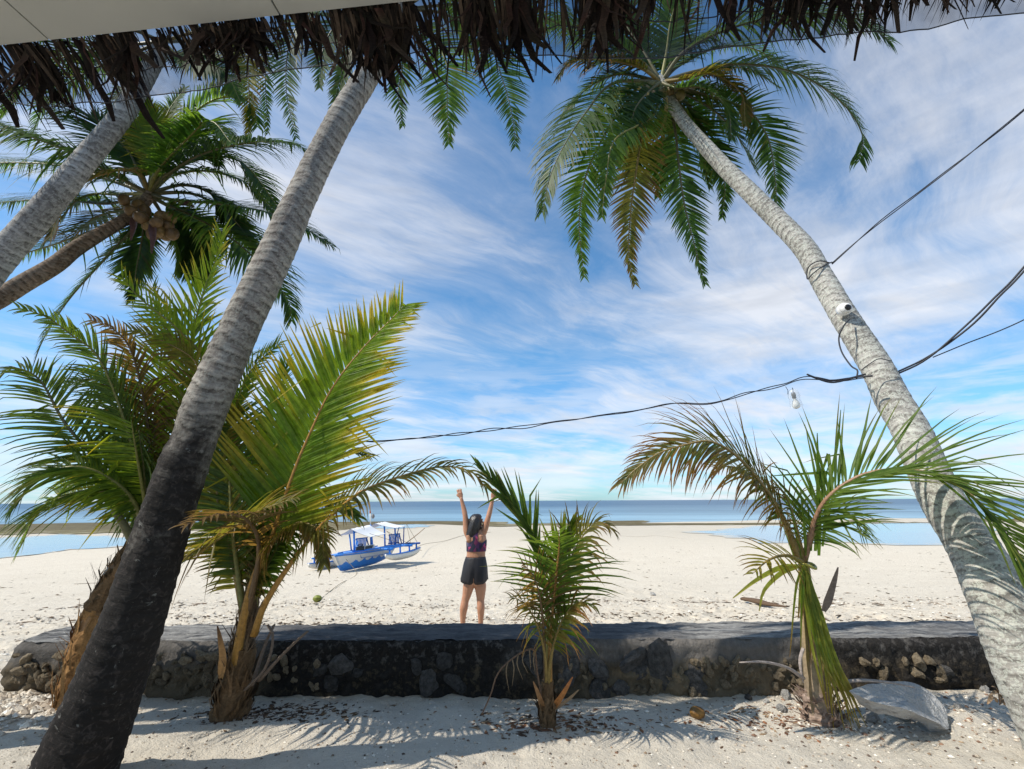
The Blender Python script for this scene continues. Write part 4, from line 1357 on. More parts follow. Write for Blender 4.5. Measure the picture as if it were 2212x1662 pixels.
    # strap that ties the leaves
    mb = MB()
    ring = [crown + V(.062 * math.cos(a), .062 * math.sin(a) - .03, -.02 + .015 * math.sin(a * 2)) for a in [6.283 * k / 16 for k in range(17)]]
    mb.tube(ring, .012, 6, col=(0.36, 0.34, 0.08))
    mb.build('tie', M['stem'], root)
    leaf_blade(root, [D(1778, 1320, 3.5), D(1792, 1280, 3.48), D(1810, 1225, 3.46)], .07, (0.15, 0.12, 0.10), None, 'leaf_sheath', mat='stem')
    for l, r in (([(1735, 1465, 3.45), (1700, 1442, 3.4), (1650, 1430, 3.36), (1598, 1431, 3.32)], .017), ([(1790, 1480, 3.45), (1850, 1470, 3.4), (1920, 1474, 3.36), (1975, 1485, 3.33)], .017), ([(1735, 1400, 3.5), (1728, 1430, 3.47), (1735, 1475, 3.44)], .014)):
        mb = MB()
        mb.tube([D(*p) for p in l], [r * 1.2, r, r * .4], 6, n=12, col=(0.34, 0.29, 0.26), flat=.6)
        mb.build('dead_petiole', M['fibre'], root)


palm_a()
palm_b()
palm_c()
palm_d()
palm_f()
palm_g()
palm_h()
palm_i()


# ------------------------------------------------------------------ eave: soffit, thatch, net
def edge_pt(t):
    """front edge of the soffit, t in metres along it from the left picture edge"""
    a, b = V(-1.957, 1.43, 3.3), V(-.33, 1.272, 3.3)
    return a + (b - a).normalized() * t


def build_roof():
    e = (V(-.33, 1.272, 0) - V(-1.957, 1.43, 0)).normalized()
    back = V(e.y, -e.x, 0)          # towards the house
    root = thing('house_eave', 'grey painted soffit and dark palm thatch of the house eave', 'roof', edge_pt(1.0))
    t0 = []
    # joints where the photo shows them, then at the same pitch
    j1, j2 = 0.215, 1.135
    pitch = j2 - j1
    joints = [j1 + pitch * k for k in range(-4, 8)]
    for a, b in zip(joints[:-1], joints[1:]):
        mb = MB()
        p, q = edge_pt(a + .0035), edge_pt(b - .0035)
        d = back * 2.6
        pts = [p, q, q + d, p + d]
        mb.add([v for v in pts] + [v + V(0, 0, .02) for v in pts], [(3, 2, 1, 0), (4, 5, 6, 7), (0, 1, 5, 4), (1, 2, 6, 5), (2, 3, 7, 6), (3, 0, 4, 7)])
        mb.build('soffit_panel', M['soffit'], root, smooth=False)
    mb = MB()
    p, q = edge_pt(-4), edge_pt(7)
    up = V(0, 0, .03)
    out = -back * .02
    roof = back * 2.6 + V(0, 0, 1.5)
    pts = [p + up, q + up, q + up + roof, p + up + roof]
    mb.add(pts + [v + V(0, 0, .1) for v in pts], [(3, 2, 1, 0), (4, 5, 6, 7), (0, 1, 5, 4), (1, 2, 6, 5), (2, 3, 7, 6), (3, 0, 4, 7)], [(0.05, 0.035, 0.025)] * 8)
    mb.add([v + V(0, 0, .022) for v in [edge_pt(-4), edge_pt(7), edge_pt(7) + back * 2.6, edge_pt(-4) + back * 2.6]], [(0, 1, 2, 3)], [(0.04, 0.03, 0.02)] * 4)
    mb.build('thatch_bed', M['thatch'], root, smooth=False)
    rnd = random.Random(12)
    # strip variants: hang along -z from the origin, blade in local x
    vari = []
    for k in range(14):
        mb = MB()
        r = random.Random(100 + k)
        seg = 5
        w = r.uniform(.007, .026)
        c0 = lerp3((0.012, 0.009, 0.008), (0.080, 0.052, 0.038), r.random() ** 2.4)
        vs, cs = [], []
        dx = r.uniform(-.05, .05)
        for i in range(seg + 1):
            s = i / seg
            ww = w * .5 * (1 - .55 * s ** 4) * (1 + r.uniform(-.15, .15))
            x = dx * s * s + r.gauss(0, .006)
            y = -.16 * s * s
            cc = tuple(q * r.uniform(.8, 1.2) for q in c0)
            vs += [(x - ww, y + ww * .35, -s), (x, y, -s), (x + ww, y + ww * .35, -s)]
            cs += [cc, tuple(q * .7 for q in cc), cc]
        fs = [(i * 3 + j, i * 3 + j + 1, i * 3 + 4 + j, i * 3 + 3 + j) for i in range(seg) for j in range(2)]
        mb.add(vs, fs, cs)
        vari.append(mb.mesh('thatch_leaf', M['thatch'], smooth=False))
    LT = np.array([(-1, .25), (0, .25), (.30, .25), (.40, .26), (.47, .15), (.60, .125), (.75, .14), (1.0, .125), (1.15, .135), (1.32, .19), (1.5, .205), (1.8, .24), (2.0, .22), (2.25, .21), (2.6, .22), (3.0, .215), (3.4, .17), (4.5, .17)])

    def length_at(t):
        # longer bunches at the left end and towards the right
        return float(np.interp(t, LT[:, 0], LT[:, 1])) * .92 * (1 + .25 * nz((t * 7, 0, 0), 1, 4))
    cnt = 0
    while cnt < 298:
        t = rnd.uniform(-.35, 3.9)
        dens = .95 if t < 1.75 else .75 if t < 2.6 else .5
        if rnd.random() > dens:
            continue
        p = edge_pt(t) - back * rnd.uniform(.006, .05) + V(0, 0, rnd.uniform(.0, .05))
        if nz((t * 6.5, 0, 0), 1, 21) > .12 and rnd.random() < .85:
            continue
        L = length_at(t) * (rnd.uniform(.55, 1.0) if rnd.random() < .8 else rnd.uniform(.95, 1.3))
        tw = rnd.gauss(0, .10) + .35 * nz((t * 2.3, 0, 0), 1, 31)
        o = put('thatch_leaf', rnd.choice(vari), root, p, (rnd.uniform(.8, 1.5), 1, L), (0, 0, 0))
        lean = rnd.uniform(.75, 1.3)
        side = rnd.gauss(.06, .10) + (.35 if t > 2.6 else 0) * rnd.random()
        o.rotation_euler = (Matrix.Rotation(math.atan2(e.y, e.x) + tw, 3, 'Z') @ Matrix.Rotation(lean, 3, 'X') @ Matrix.Rotation(rnd.gauss(0, .10), 3, 'Y') @ Matrix.Rotation(rnd.uniform(-.9, .9), 3, 'Z')).to_euler()
        cnt += 1
    # short ragged under-layer
    mb = MB()
    for _ in range(3400):
        t = rnd.uniform(-.5, 4.2)
        if nz((t * 6.5, 0, 0), 1, 21) > .15 and rnd.random() < .7:
            continue
        if t > 1.7 and rnd.random() < .25:
            continue
        p = edge_pt(t) - back * rnd.uniform(.004, .05) + V(0, 0, rnd.uniform(.0, .05))
        L = length_at(t) * rnd.uniform(.2, 1.0)
        w = rnd.uniform(.001, .004) if rnd.random() < .6 else rnd.uniform(.003, .010)
        out = -back * rnd.uniform(.8, 2.6) + e * rnd.gauss(0, .25)
        d = (V(0, 0, -1) + out).normalized()
        c = lerp3((0.014, 0.011, 0.009), (0.12, 0.085, 0.06), rnd.random() ** 3)
        s = (e * math.cos(rnd.uniform(-1, 1)) + back * rnd.uniform(-.6, .6)).normalized() * w
        q = p + d * L * .75
        r_ = q + (d + V(0, 0, -.35)).normalized() * L * .6 + e * rnd.gauss(0, .006)
        mb.add([p - s, p + s, q - s * .9, q + s * .9, r_], [(0, 1, 3, 2), (2, 3, 4)], [c] * 5)
    mb.build('thatch_fringe', M['thatch'], root, kind='stuff', smooth=False)

    # net
    m, b = new_mat('dark_mesh_net')
    uv = b.n('ShaderNodeNewGeometry').outputs['Position']
    w1 = b.noise(uv, 9, 3, 0.6)
    dens = b.ramp(w1, [(0.3, 0.32), (0.7, 0.56)])
    p_ = pbr(b, (0.012, 0.02, 0.05), 0.8)
    tr = b.n('ShaderNodeBsdfTransparent').outputs[0]
    finish(b, b.n('ShaderNodeMixShader', {0: dens, 1: tr, 2: p_}).outputs[0])
    net = thing('shade_net', 'dark mesh net sagging along the thatch fringe', 'net', edge_pt(1.0) + V(0, .3, -.1))
    hem = [(-120, 190), (0, 215), (90, 228), (170, 222), (240, 220), (330, 204), (430, 192), (520, 170), (620, 150), (700, 138), (800, 132), (900, 112), (980, 100), (1100, 118), (1200, 118), (1320, 125), (1420, 122), (1500, 112), (1580, 100), (1680, 88), (1760, 80), (1840, 68), (1920, 66), (2010, 58), (2100, 36), (2212, 28), (2330, 15)]
    hp = []
    for x, y in hem:
        d = ray(x, y)
        # plane just outside the thatch, parallel to the eave
        nrm = -back
        k = (edge_pt(0) + nrm * .17 - CAM).dot(nrm) / d.dot(nrm)
        hp.append(CAM + d * k)
    C, ln = catmull(hp, 150)
    rows = 9
    mb = MB()
    vs = []
    for r in range(rows):
        s = r / (rows - 1)
        for i, h in enumerate(C):
            tt = (h - edge_pt(0)).dot(e)
            top = edge_pt(tt) - back * .03 + V(0, 0, .05)
            p = top.lerp(h, s) - back * (.05 * math.sin(s * 3.1) + .012 * nz((i * .22, s * 3, 0), 1)) + V(0, 0, -.012 * abs(nz((i * .35, s * 2, 3), 1)))
            vs.append(p)
    n = len(C)
    mb.add(vs, [(r * n + i, r * n + i + 1, (r + 1) * n + i + 1, (r + 1) * n + i) for r in range(rows - 1) for i in range(n - 1)])
    mb.build('mesh_sheet', m, net)
    mb = MB()
    mb.tube([vs[(rows - 1) * n + i] for i in range(n)], .0022, 5)
    mb.build('hem_cord', M['wire'], net)
    mb = MB()
    mb.tube([vs[3 * n + i] + V(0, .005, -.004 * (i % 5)) for i in range(n)], .0022, 5)
    mb.build('support_cord', M['wire'], net)


build_roof()


# ------------------------------------------------------------------ wires, lamp, security camera
def wire(name, label, pts, r, n=60, m='wire', cat='cable', jit=0.0, group=None, strands=1):
    root_pts, _ = catmull(pts, n)
    mb = MB()
    for s in range(strands):
        q = []
        for i, p in enumerate(root_pts):
            a = i * .16 + 1.5 * nz((i * .05, 0, 3), 1) + s * 6.283 / strands
            k = r * 1.05 if strands > 1 else 0
            w = jit * (nz((i * .12, s * 9, 0), 1) if strands > 1 else nz((i * .2, 0, 0), 1))
            q.append(p + V(k * math.sin(a) + 0, k * math.cos(a) * .5, k * math.cos(a) + w))
        mb.tube(q, r, 5)
    o = mb.build(name, M[m])
    tag(o, label, cat, group)
    return o


def tr_surf(x, y, zc, r, off=.01):
    return D(x, y, zc - r - off)


wire('power_cable', 'black twisted cable rising from the pale trunk to the upper right corner', [D(1797, 570, 4.92), D(1900, 480, 4.75), D(2000, 405, 4.6), D(2110, 320, 4.4), D(2230, 222, 4.2), D(2620, -120, 3.7)], .0055, 60, strands=2, jit=.012)
wire('power_cable', 'thick pair of black cables sagging from the pale trunk to the right edge', [D(1935, 807, 4.25), D(1985, 785, 4.2), D(2030, 755, 4.1), D(2095, 700, 4.0), D(2150, 645, 3.9), D(2230, 560, 3.8), D(2480, 230, 3.5), D(2640, -60, 3.3)], .008, 60, strands=2, jit=.02)
wire('power_cable', 'single thin black cable branching low to the right edge', [D(2015, 772, 4.15), D(2080, 745, 4.05), D(2230, 682, 3.9), D(2560, 500, 3.6), D(2760, 340, 3.4)], .005, 40)
wire('light_string_cable', 'thin doubled cable strung across the view from the pale trunk to the young palms', [D(1868, 815, 4.2), D(1810, 822, 4.2), D(1740, 815, 4.2), D(1690, 833, 4.2), D(1620, 848, 4.2), D(1550, 868, 4.22), D(1460, 873, 4.25), D(1330, 893, 4.3), D(1200, 912, 4.35), D(1000, 936, 4.4), D(830, 952, 4.45), D(600, 965, 4.5), D(430, 975, 4.45)], .0045, 160, strands=2, jit=.028)
wire('cable_loop', 'coil of spare black cable bundled left of the pale trunk', [D(1870, 808, 4.1), D(1830, 818, 4.12), D(1790, 822, 4.12), D(1760, 815, 4.12), D(1742, 808, 4.12), D(1765, 818, 4.1), D(1800, 826, 4.1), D(1850, 815, 4.08), D(1885, 812, 4.0)], .008, 60)
wire('wire_tie', 'thin wire tying the cables to the pale trunk', [D(1860, 800, 4.1), D(1880, 785, 4.08), D(1900, 775, 4.06), D(1925, 780, 4.1)], .004, 24)
o = wire('cable_wrap', 'black cable wrapped round the pale trunk where the upper cable is tied', [D(1797, 566, 4.95), D(1778, 575, 4.86), D(1757, 590, 4.86), D(1744, 603, 4.95), D(1746, 578, 4.95), D(1768, 564, 4.87), D(1794, 568, 4.93)], .006, 50)


def lamp():
    c = D(1722, 862, 4.2)
    root = thing('hanging_bulb', 'white light bulb in a clear cut bottle hanging from the cable', 'light bulb', D(1714, 835, 4.2))
    ax = (D(1727, 890, 4.2) - D(1716, 845, 4.2)).normalized()
    top = D(1713, 848, 4.2)
    u = ax.cross(V(0, 1, 0)).normalized()
    w = ax.cross(u)

    def lathe(name, prof, m, parent=root, sides=16, org=top):
        mb = MB()
        mb.loft([[org + ax * a + (u * math.cos(t) + w * math.sin(t)) * r for t in [6.283 * k / sides for k in range(sides)]] for a, r in prof], cap=False)
        return mb.build(name, m, parent)
    lathe('socket', [(0, .001), (0, .016), (.015, .018), (.03, .019), (.032, .016), (.05, .017), (.055, .001)], M['black'])
    lathe('bulb', [(.052, .014), (.07, .016), (.085, .026), (.105, .033), (.125, .033), (.14, .025), (.147, .012), (.149, .001)], M['white'])
    m, b = new_mat('clear_plastic')
    p_ = pbr(b, (0.9, 0.95, 1.0), 0.15, spec=.6)
    t_ = b.n('ShaderNodeBsdfTransparent').outputs[0]
    finish(b, b.n('ShaderNodeMixShader', {0: 0.24, 1: t_, 2: p_}).outputs[0])
    lathe('bottle_cover', [(-.03, .02), (-.02, .034), (0, .045), (.03, .052), (.06, .046), (.09, .05), (.13, .058)], m)
    mb = MB()
    mb.tube([top + V(0, 0, .045), top + V(.004, 0, .02), top], .003, 5)
    mb.tube([D(1697, 835, 4.2), D(1702, 843, 4.2), D(1702, 852, 4.2)], .0025, 5)
    mb.build('hanging_wire', M['wire'], root)


lamp()


def cctv():
    p = D(1824, 668, 4.6 - .115)
    root = thing('security_camera', 'white dome security camera fixed to the pale trunk', 'security camera', p)
    ax = V(-.15, -.95, -.1).normalized()
    u = ax.cross(V(0, 0, 1)).normalized()
    w = ax.cross(u)

    def lathe(name, prof, m):
        mb = MB()
        mb.loft([[p + ax * a + (u * math.cos(t) + w * math.sin(t)) * r for t in [6.283 * k / 20 for k in range(20)]] for a, r in prof])
        return mb.build(name, m, root)
    lathe('base', [(-.04, .058), (.015, .06), (.02, .052)], M['white'])
    lathe('housing', [(.02, .05), (.04, .05), (.058, .04), (.064, .034)], M['white'])
    lathe('lens', [(.06, .031), (.068, .028), (.072, .015), (.074, .002)], M['black'])
    wire('camera_cable', 'black cable looping down from the security camera', [D(1835, 690, 4.42), D(1822, 705, 4.36), D(1812, 730, 4.36), D(1818, 760, 4.3), D(1838, 790, 4.2), D(1852, 800, 4.15), D(1850, 818, 4.12)], .007, 40)


cctv()


# ------------------------------------------------------------------ boat
def boat():
    bow = G(735, 1236)
    ang = math.radians(16)
    root = thing('outrigger_boat', 'small blue and white outrigger boat with white canopies beached on the sand', 'boat', bow)
    # local axes: x = bow to stern, y = towards the left float, z up; she heels with the right float in the air
    rz = Matrix.Rotation(math.pi / 2 - ang, 4, 'Z')
    rx = Matrix.Rotation(math.radians(-6), 4, 'X')
    root.rotation_euler = (rz @ rx).to_euler()
    LK, LO = 3.85, 4.75
    m, b = new_mat('hull_paint')
    tc = b.n('ShaderNodeTexCoord').outputs['Object']
    sep = b.n('ShaderNodeSeparateXYZ', {0: tc})
    X, Z = sep.outputs[0], sep.outputs[2]
    sw = b.math('PINGPONG', b.math('ADD', X, b.math('MULTIPLY', b.noise(tc, 4, 3, .5), .3)), .3)
    sw = b.math('POWER', b.math('DIVIDE', sw, .3), 1.8)
    chop = b.noise(tc, 14, 2, .5)
    th = b.math('ADD', b.math('MULTIPLY_ADD', sw, .12, .27), b.math('MULTIPLY', b.math('SUBTRACT', chop, .5), .08))
    below = b.math('LESS_THAN', Z, th)
    nf = b.noise(tc, 11, 5, .6)
    wc = b.mix(nf, (0.60, 0.58, 0.53), (0.74, 0.73, 0.69))
    bc = b.mix(nf, (0.03, 0.19, 0.58), (0.045, 0.25, 0.68))
    finish(b, pbr(b, b.mix(below, wc, bc), 0.4, nf, .1, .01, .4))

    def sec(s):
        zk = .20 * max(0, (s - .5) / .5) ** 2 + .05 * max(0, (.1 - s) / .1) ** 2
        zg = .56 + .12 * (1 - s) ** 2 + .03 * s ** 2
        wm = .34 * math.sin(math.pi * min(1, s * .90 + .045)) ** .6
        return zk, zg, wm

    def gun(s, side):
        zk, zg, wm = sec(s)
        return V(-.50 + s * LO, side * wm, zg)
    mb = MB()
    NS, NV = 26, 9
    verts = []
    for i in range(NS):
        s = i / (NS - 1)
        zk, zg, wm = sec(s)
        xk, xg = s * LK, -.50 + s * LO
        for sgn in (1, -1):
            for j in range(NV):
                v = j / (NV - 1)
                if sgn == 1:
                    v = 1 - v
                verts.append((xk + (xg - xk) * v ** 1.1, sgn * wm * v ** .6, zk + (zg - zk) * v))
    nP = NV * 2
    mb.add(verts, [(i * nP + k, i * nP + k + 1, (i + 1) * nP + k + 1, (i + 1) * nP + k) for i in range(NS - 1) for k in range(nP - 1)] + [tuple(range(nP)), tuple(reversed(range((NS - 1) * nP, NS * nP)))])
    mb.build('hull', m, root, local=True)
    for side in (-1, 1):
        mb = MB()
        mb.tube([gun(k / 20, side) + V(0, side * .014, -.01) for k in range(21)], .042, 6)
        mb.build('gunwale', M['boat_blue'], root, local=True)
    mb = MB()
    vs = []
    for k in range(31):
        s = k / 30
        zz = -.22 if .3 < s < .85 else 0
        l, r = gun(s, -1), gun(s, 1)
        vs += [l + V(0, .02, zz), (l + r) / 2 + V(0, 0, zz + .04), r + V(0, -.02, zz)]
    mb.add(vs, [(i * 3 + j, i * 3 + j + 1, i * 3 + 4 + j, i * 3 + 3 + j) for i in range(30) for j in range(2)])
    mb.build('deck', M['boat_blue'], root, local=True)
    # engine box with a black canvas side
    mb = MB()
    mb.box((1.75, -.05, .70), (.85, .46, .34), taper=.9)
    eb = mb.build('engine_box', M['boat_white'], root, local=True, smooth=False)
    mb = MB()
    mb.add([(1.31, -.27, .56), (1.31, .17, .56), (1.352, .15, .86), (1.352, -.25, .86)], [(3, 2, 1, 0)])
    mb.add([(1.34, -.2835, .56), (1.80, -.2835, .56), (2.02, -.2655, .85), (1.40, -.2655, .85)], [(0, 1, 2, 3)])
    mb.build('dark_panel', M['black'], eb, local=True, smooth=False)
    mb = MB()
    ring = [V(1.28 + .02 * math.sin(t), -.1 + .13 * math.cos(t), .92 + .13 * math.sin(t) * .35) for t in [6.283 * k / 20 for k in range(21)]]
    mb.tube(ring, .016, 5)
    mb.tube([(1.28, -.23, .92), (1.28, .03, .92)], .012, 5)
    mb.build('steering_wheel', M['black'], root, local=True)
    for (a, c, r, mt) in (((.95, -.02, .55), (.95, -.02, 1.61), .045, 'boat_blue'), ((2.3, .02, .5), (2.3, .02, 1.74), .045, 'boat_blue'), ((2.95, -.3, .6), (2.95, -.3, 1.62), .042, 'boat_blue'), ((3.35, -.62, .62), (3.35, -.62, 1.52), .042, 'boat_blue'),
                          ((3.40, -1.0, .68), (3.75, -.88, 1.48), .028, 'dark_blue'), ((3.0, -.72, .68), (3.6, -.7, 1.5), .024, 'dark_blue'), ((1.7, .62, .62), (1.55, .62, 1.42), .035, 'boat_blue'), ((3.4, .62, .62), (3.3, .62, 1.56), .035, 'boat_blue')):
        mb = MB()
        mb.tube([a, c], r, 6)
        mb.build('post', M[mt], root, local=True)

    def sheet(lines, sag, th=.014):
        """lines: (near end, far end) of the ridge and edges, right to left"""
        mb = MB()
        n = 10
        rows = []
        for q in range(len(lines) - 1):
            for i in range(6 + (q == len(lines) - 2)):
                u = i / 6
                A0, A1 = V(*lines[q][0]).lerp(V(*lines[q + 1][0]), u), V(*lines[q][1]).lerp(V(*lines[q + 1][1]), u)
                rows.append([A0.lerp(A1, j / n) - V(0, 0, sag * math.sin(math.pi * u) * (.5 + .5 * math.sin(math.pi * j / n)) - .012 * math.sin(j * 2.3 + q)) for j in range(n + 1)])
        m_ = len(rows) * (n + 1)
        fs = []
        for i in range(len(rows) - 1):
            for j in range(n):
                q = (i * (n + 1) + j, i * (n + 1) + j + 1, (i + 1) * (n + 1) + j + 1, (i + 1) * (n + 1) + j)
                fs.append(q)
                fs.append(tuple(k + m_ for k in reversed(q)))
        fl = [p for r in rows for p in r]
        mb.add(fl + [p + V(0, 0, th) for p in fl], fs)
        mb.build('canopy', M['canvas'], root, local=True)
    sheet([((1.1, -.74, 1.20), (2.35, -.74, 1.26)), ((.75, .0, 1.62), (2.2, .0, 1.72)), ((.8, .7, 1.4), (2.2, .7, 1.45))], .07)
    sheet([((2.95, -.88, 1.46), (3.95, -.90, 1.50)), ((2.65, .0, 1.76), (3.6, .0, 1.80)), ((2.7, .7, 1.55), (3.6, .7, 1.58))], .05)
    for bx, by in ((1.75, .32), (3.30, -.45)):
        mb = MB()
        mb.box((bx - .02, by, .72), (.34, .55, .05))
        bn = mb.build('bench', M['dark_blue'], root, local=True, smooth=False)
        for k in range(8):
            sb = MB()
            sb.box((bx + .22, by - .25 + k * .071, .98), (.02, .045, .46), Matrix.Rotation(.22, 3, 'Y'))
            sb.build('slat', M['boat_blue'], bn, local=True, smooth=False)
        sb = MB()
        sb.box((bx + .295, by, 1.19), (.03, .58, .05))
        sb.box((bx + .18, by, .80), (.03, .58, .05))
        sb.box((bx + .36, by - .27, .92), (.04, .04, .6), Matrix.Rotation(-.4, 3, 'Y'))
        sb.box((bx + .36, by + .27, .92), (.04, .04, .6), Matrix.Rotation(-.4, 3, 'Y'))
        sb.build('back_frame', M['dark_blue'], bn, local=True, smooth=False)
    FY = 1.38
    for x in (1.35, 3.1):
        mb = MB()
        mb.tube([(x + .15, -FY - .16, .62), (x + .05, -.7, .69), (x, 0, .66), (x - .1, .7, .66), (x - .2, FY + .16, .58)], .055, 7, n=20)
        mb.build('outrigger_arm', M['boat_blue'], root, local=True)
    mb = MB()
    mb.tube([(3.95, -FY - .2, .66), (3.9, -.7, .70), (3.85, 0, .66)], .045, 7, n=14)
    mb.build('outrigger_arm', M['dark_blue'], root, local=True)
    for y0 in (-.62, -1.0, .75):
        mb = MB()
        mb.tube([(.9 if y0 > 0 else 1.3, y0, .70), (4.0, y0, .72)], .032, 6)
        mb.build('side_rail', M['boat_blue'], root, local=True)
    for side in (-1, 1):
        mb = MB()
        rings = []
        x0, x1 = (1.15, 4.3) if side < 0 else (-.15, 3.4)
        dz = .0
        for i in range(18):
            s = i / 17
            w = .13 * (math.sin(math.pi * (s * .94 + .03)) ** .5)
            zb = .10 + .20 * abs(2 * s - 1) ** 3 + dz
            zt = .36 + .09 * abs(2 * s - 1) ** 2.4 + dz
            x = x0 + (x1 - x0) * s
            rings.append([V(x, side * FY - w, zt), V(x, side * FY - w * .8, (zb + zt) / 2), V(x, side * FY, zb), V(x, side * FY + w * .8, (zb + zt) / 2), V(x, side * FY + w, zt), V(x, side * FY, zt + .012)])
        mb.loft(rings)
        fl = mb.build('outrigger_float', M['boat_white'], root, local=True)
        mb = MB()
        mb.tube([r[0] + V(0, 0, .008) for r in rings], .02, 5)
        mb.tube([r[4] + V(0, 0, .008) for r in rings], .02, 5)
        mb.add([q + V(0, 0, .02) for r in rings for q in (r[0], r[4])], [(i * 2, i * 2 + 1, i * 2 + 3, i * 2 + 2) for i in range(17)])
        mb.build('float_rim', M['boat_blue'], fl, local=True)
        for x in ((1.5, 2.4, 3.25, 3.95) if side < 0 else (.2, 1.15, 2.9)):
            mb = MB()
            mb.tube([(x, side * FY, .33), (x, side * FY, .64)], .042, 6)
            mb.build('strut', M['boat_blue'], root, local=True)
        mb = MB()
        mb.tube([((1.3, -FY, .66) if side < 0 else (.05, FY, .62)), ((4.0, -FY, .66) if side < 0 else (3.0, FY, .62))], .035, 6)
        mb.build('float_rail', M['boat_blue'], root, local=True)
    mb = MB()
    mb.tube([(2.3, .02, 1.74), (2.3, .02, 2.25)], .028, 6)
    ms = mb.build('mast', M['boat_white'], root, local=True)
    mb = MB()
    mb.tube([(2.3, .02, 2.25), (2.3, .02, 2.36)], .034, 6)
    mb.build('red_tip', simple('red_paint', (0.5, 0.05, 0.02)), ms, local=True)
    mb = MB()
    mb.loft([[V(2.36, -.08, 2.10) + V((.08 * math.sin(t) + .001) * math.cos(q), (.08 * math.sin(t) + .001) * math.sin(q), -.11 * math.cos(t)) for q in [6.283 * k / 10 for k in range(10)]] for t in [math.pi * i / 6 for i in range(7)]])
    mb.build('float_ball', simple('grey_ball', (0.2, 0.19, 0.19)), ms, local=True)
    mb = MB()
    mb.tube([(3.4, -1.1, .72), (3.8, -1.5, 1.05), (4.2, -1.75, 1.32)], [.022, .018, .015], 5, n=8)
    mb.build('pole', M['bamboo'], root, local=True)
    for q in (((2.35, -.74, 1.4), (3.1, -1.0, .72)), ((3.95, -.9, 1.64), (3.95, -1.45, .68)), ((3.95, -.9, 1.64), (3.3, -1.45, .66)), ((2.35, -.74, 1.4), (3.4, -1.3, .68)), ((1.0, -.74, 1.36), (3.1, -1.2, .7)), ((-.45, 0, .66), (1.35, -1.2, .68)), ((-.45, 0, .66), (1.1, 1.2, .62))):
        mb = MB()
        mb.tube(q, .009, 4)
        mb.build('rigging_line', M['rope'], root, local=True)
    return root


boat()
p0 = G(1315, 1161)
wire('mooring_rope', 'thin mooring rope running from the boat across the sand towards the person', [G(895, 1205) + V(0, 0, .5), G(920, 1185) + V(0, 0, .3), G(960, 1170) + V(0, 0, .05), G(1010, 1155) + V(0, 0, .02), G(1060, 1150) + V(0, 0, .02)], .012, 40, 'rope', 'rope')
wire('anchor_rope', 'thin rope lying on the sand from the bow towards the young palm', [G(745, 1236) + V(0, 0, .5), G(770, 1240) + V(0, 0, .02), G(735, 1262) + V(0, 0, .02), G(705, 1285) + V(0, 0, .015), G(688, 1300) + V(0, 0, .02)], .008, 60, 'rope', 'rope')


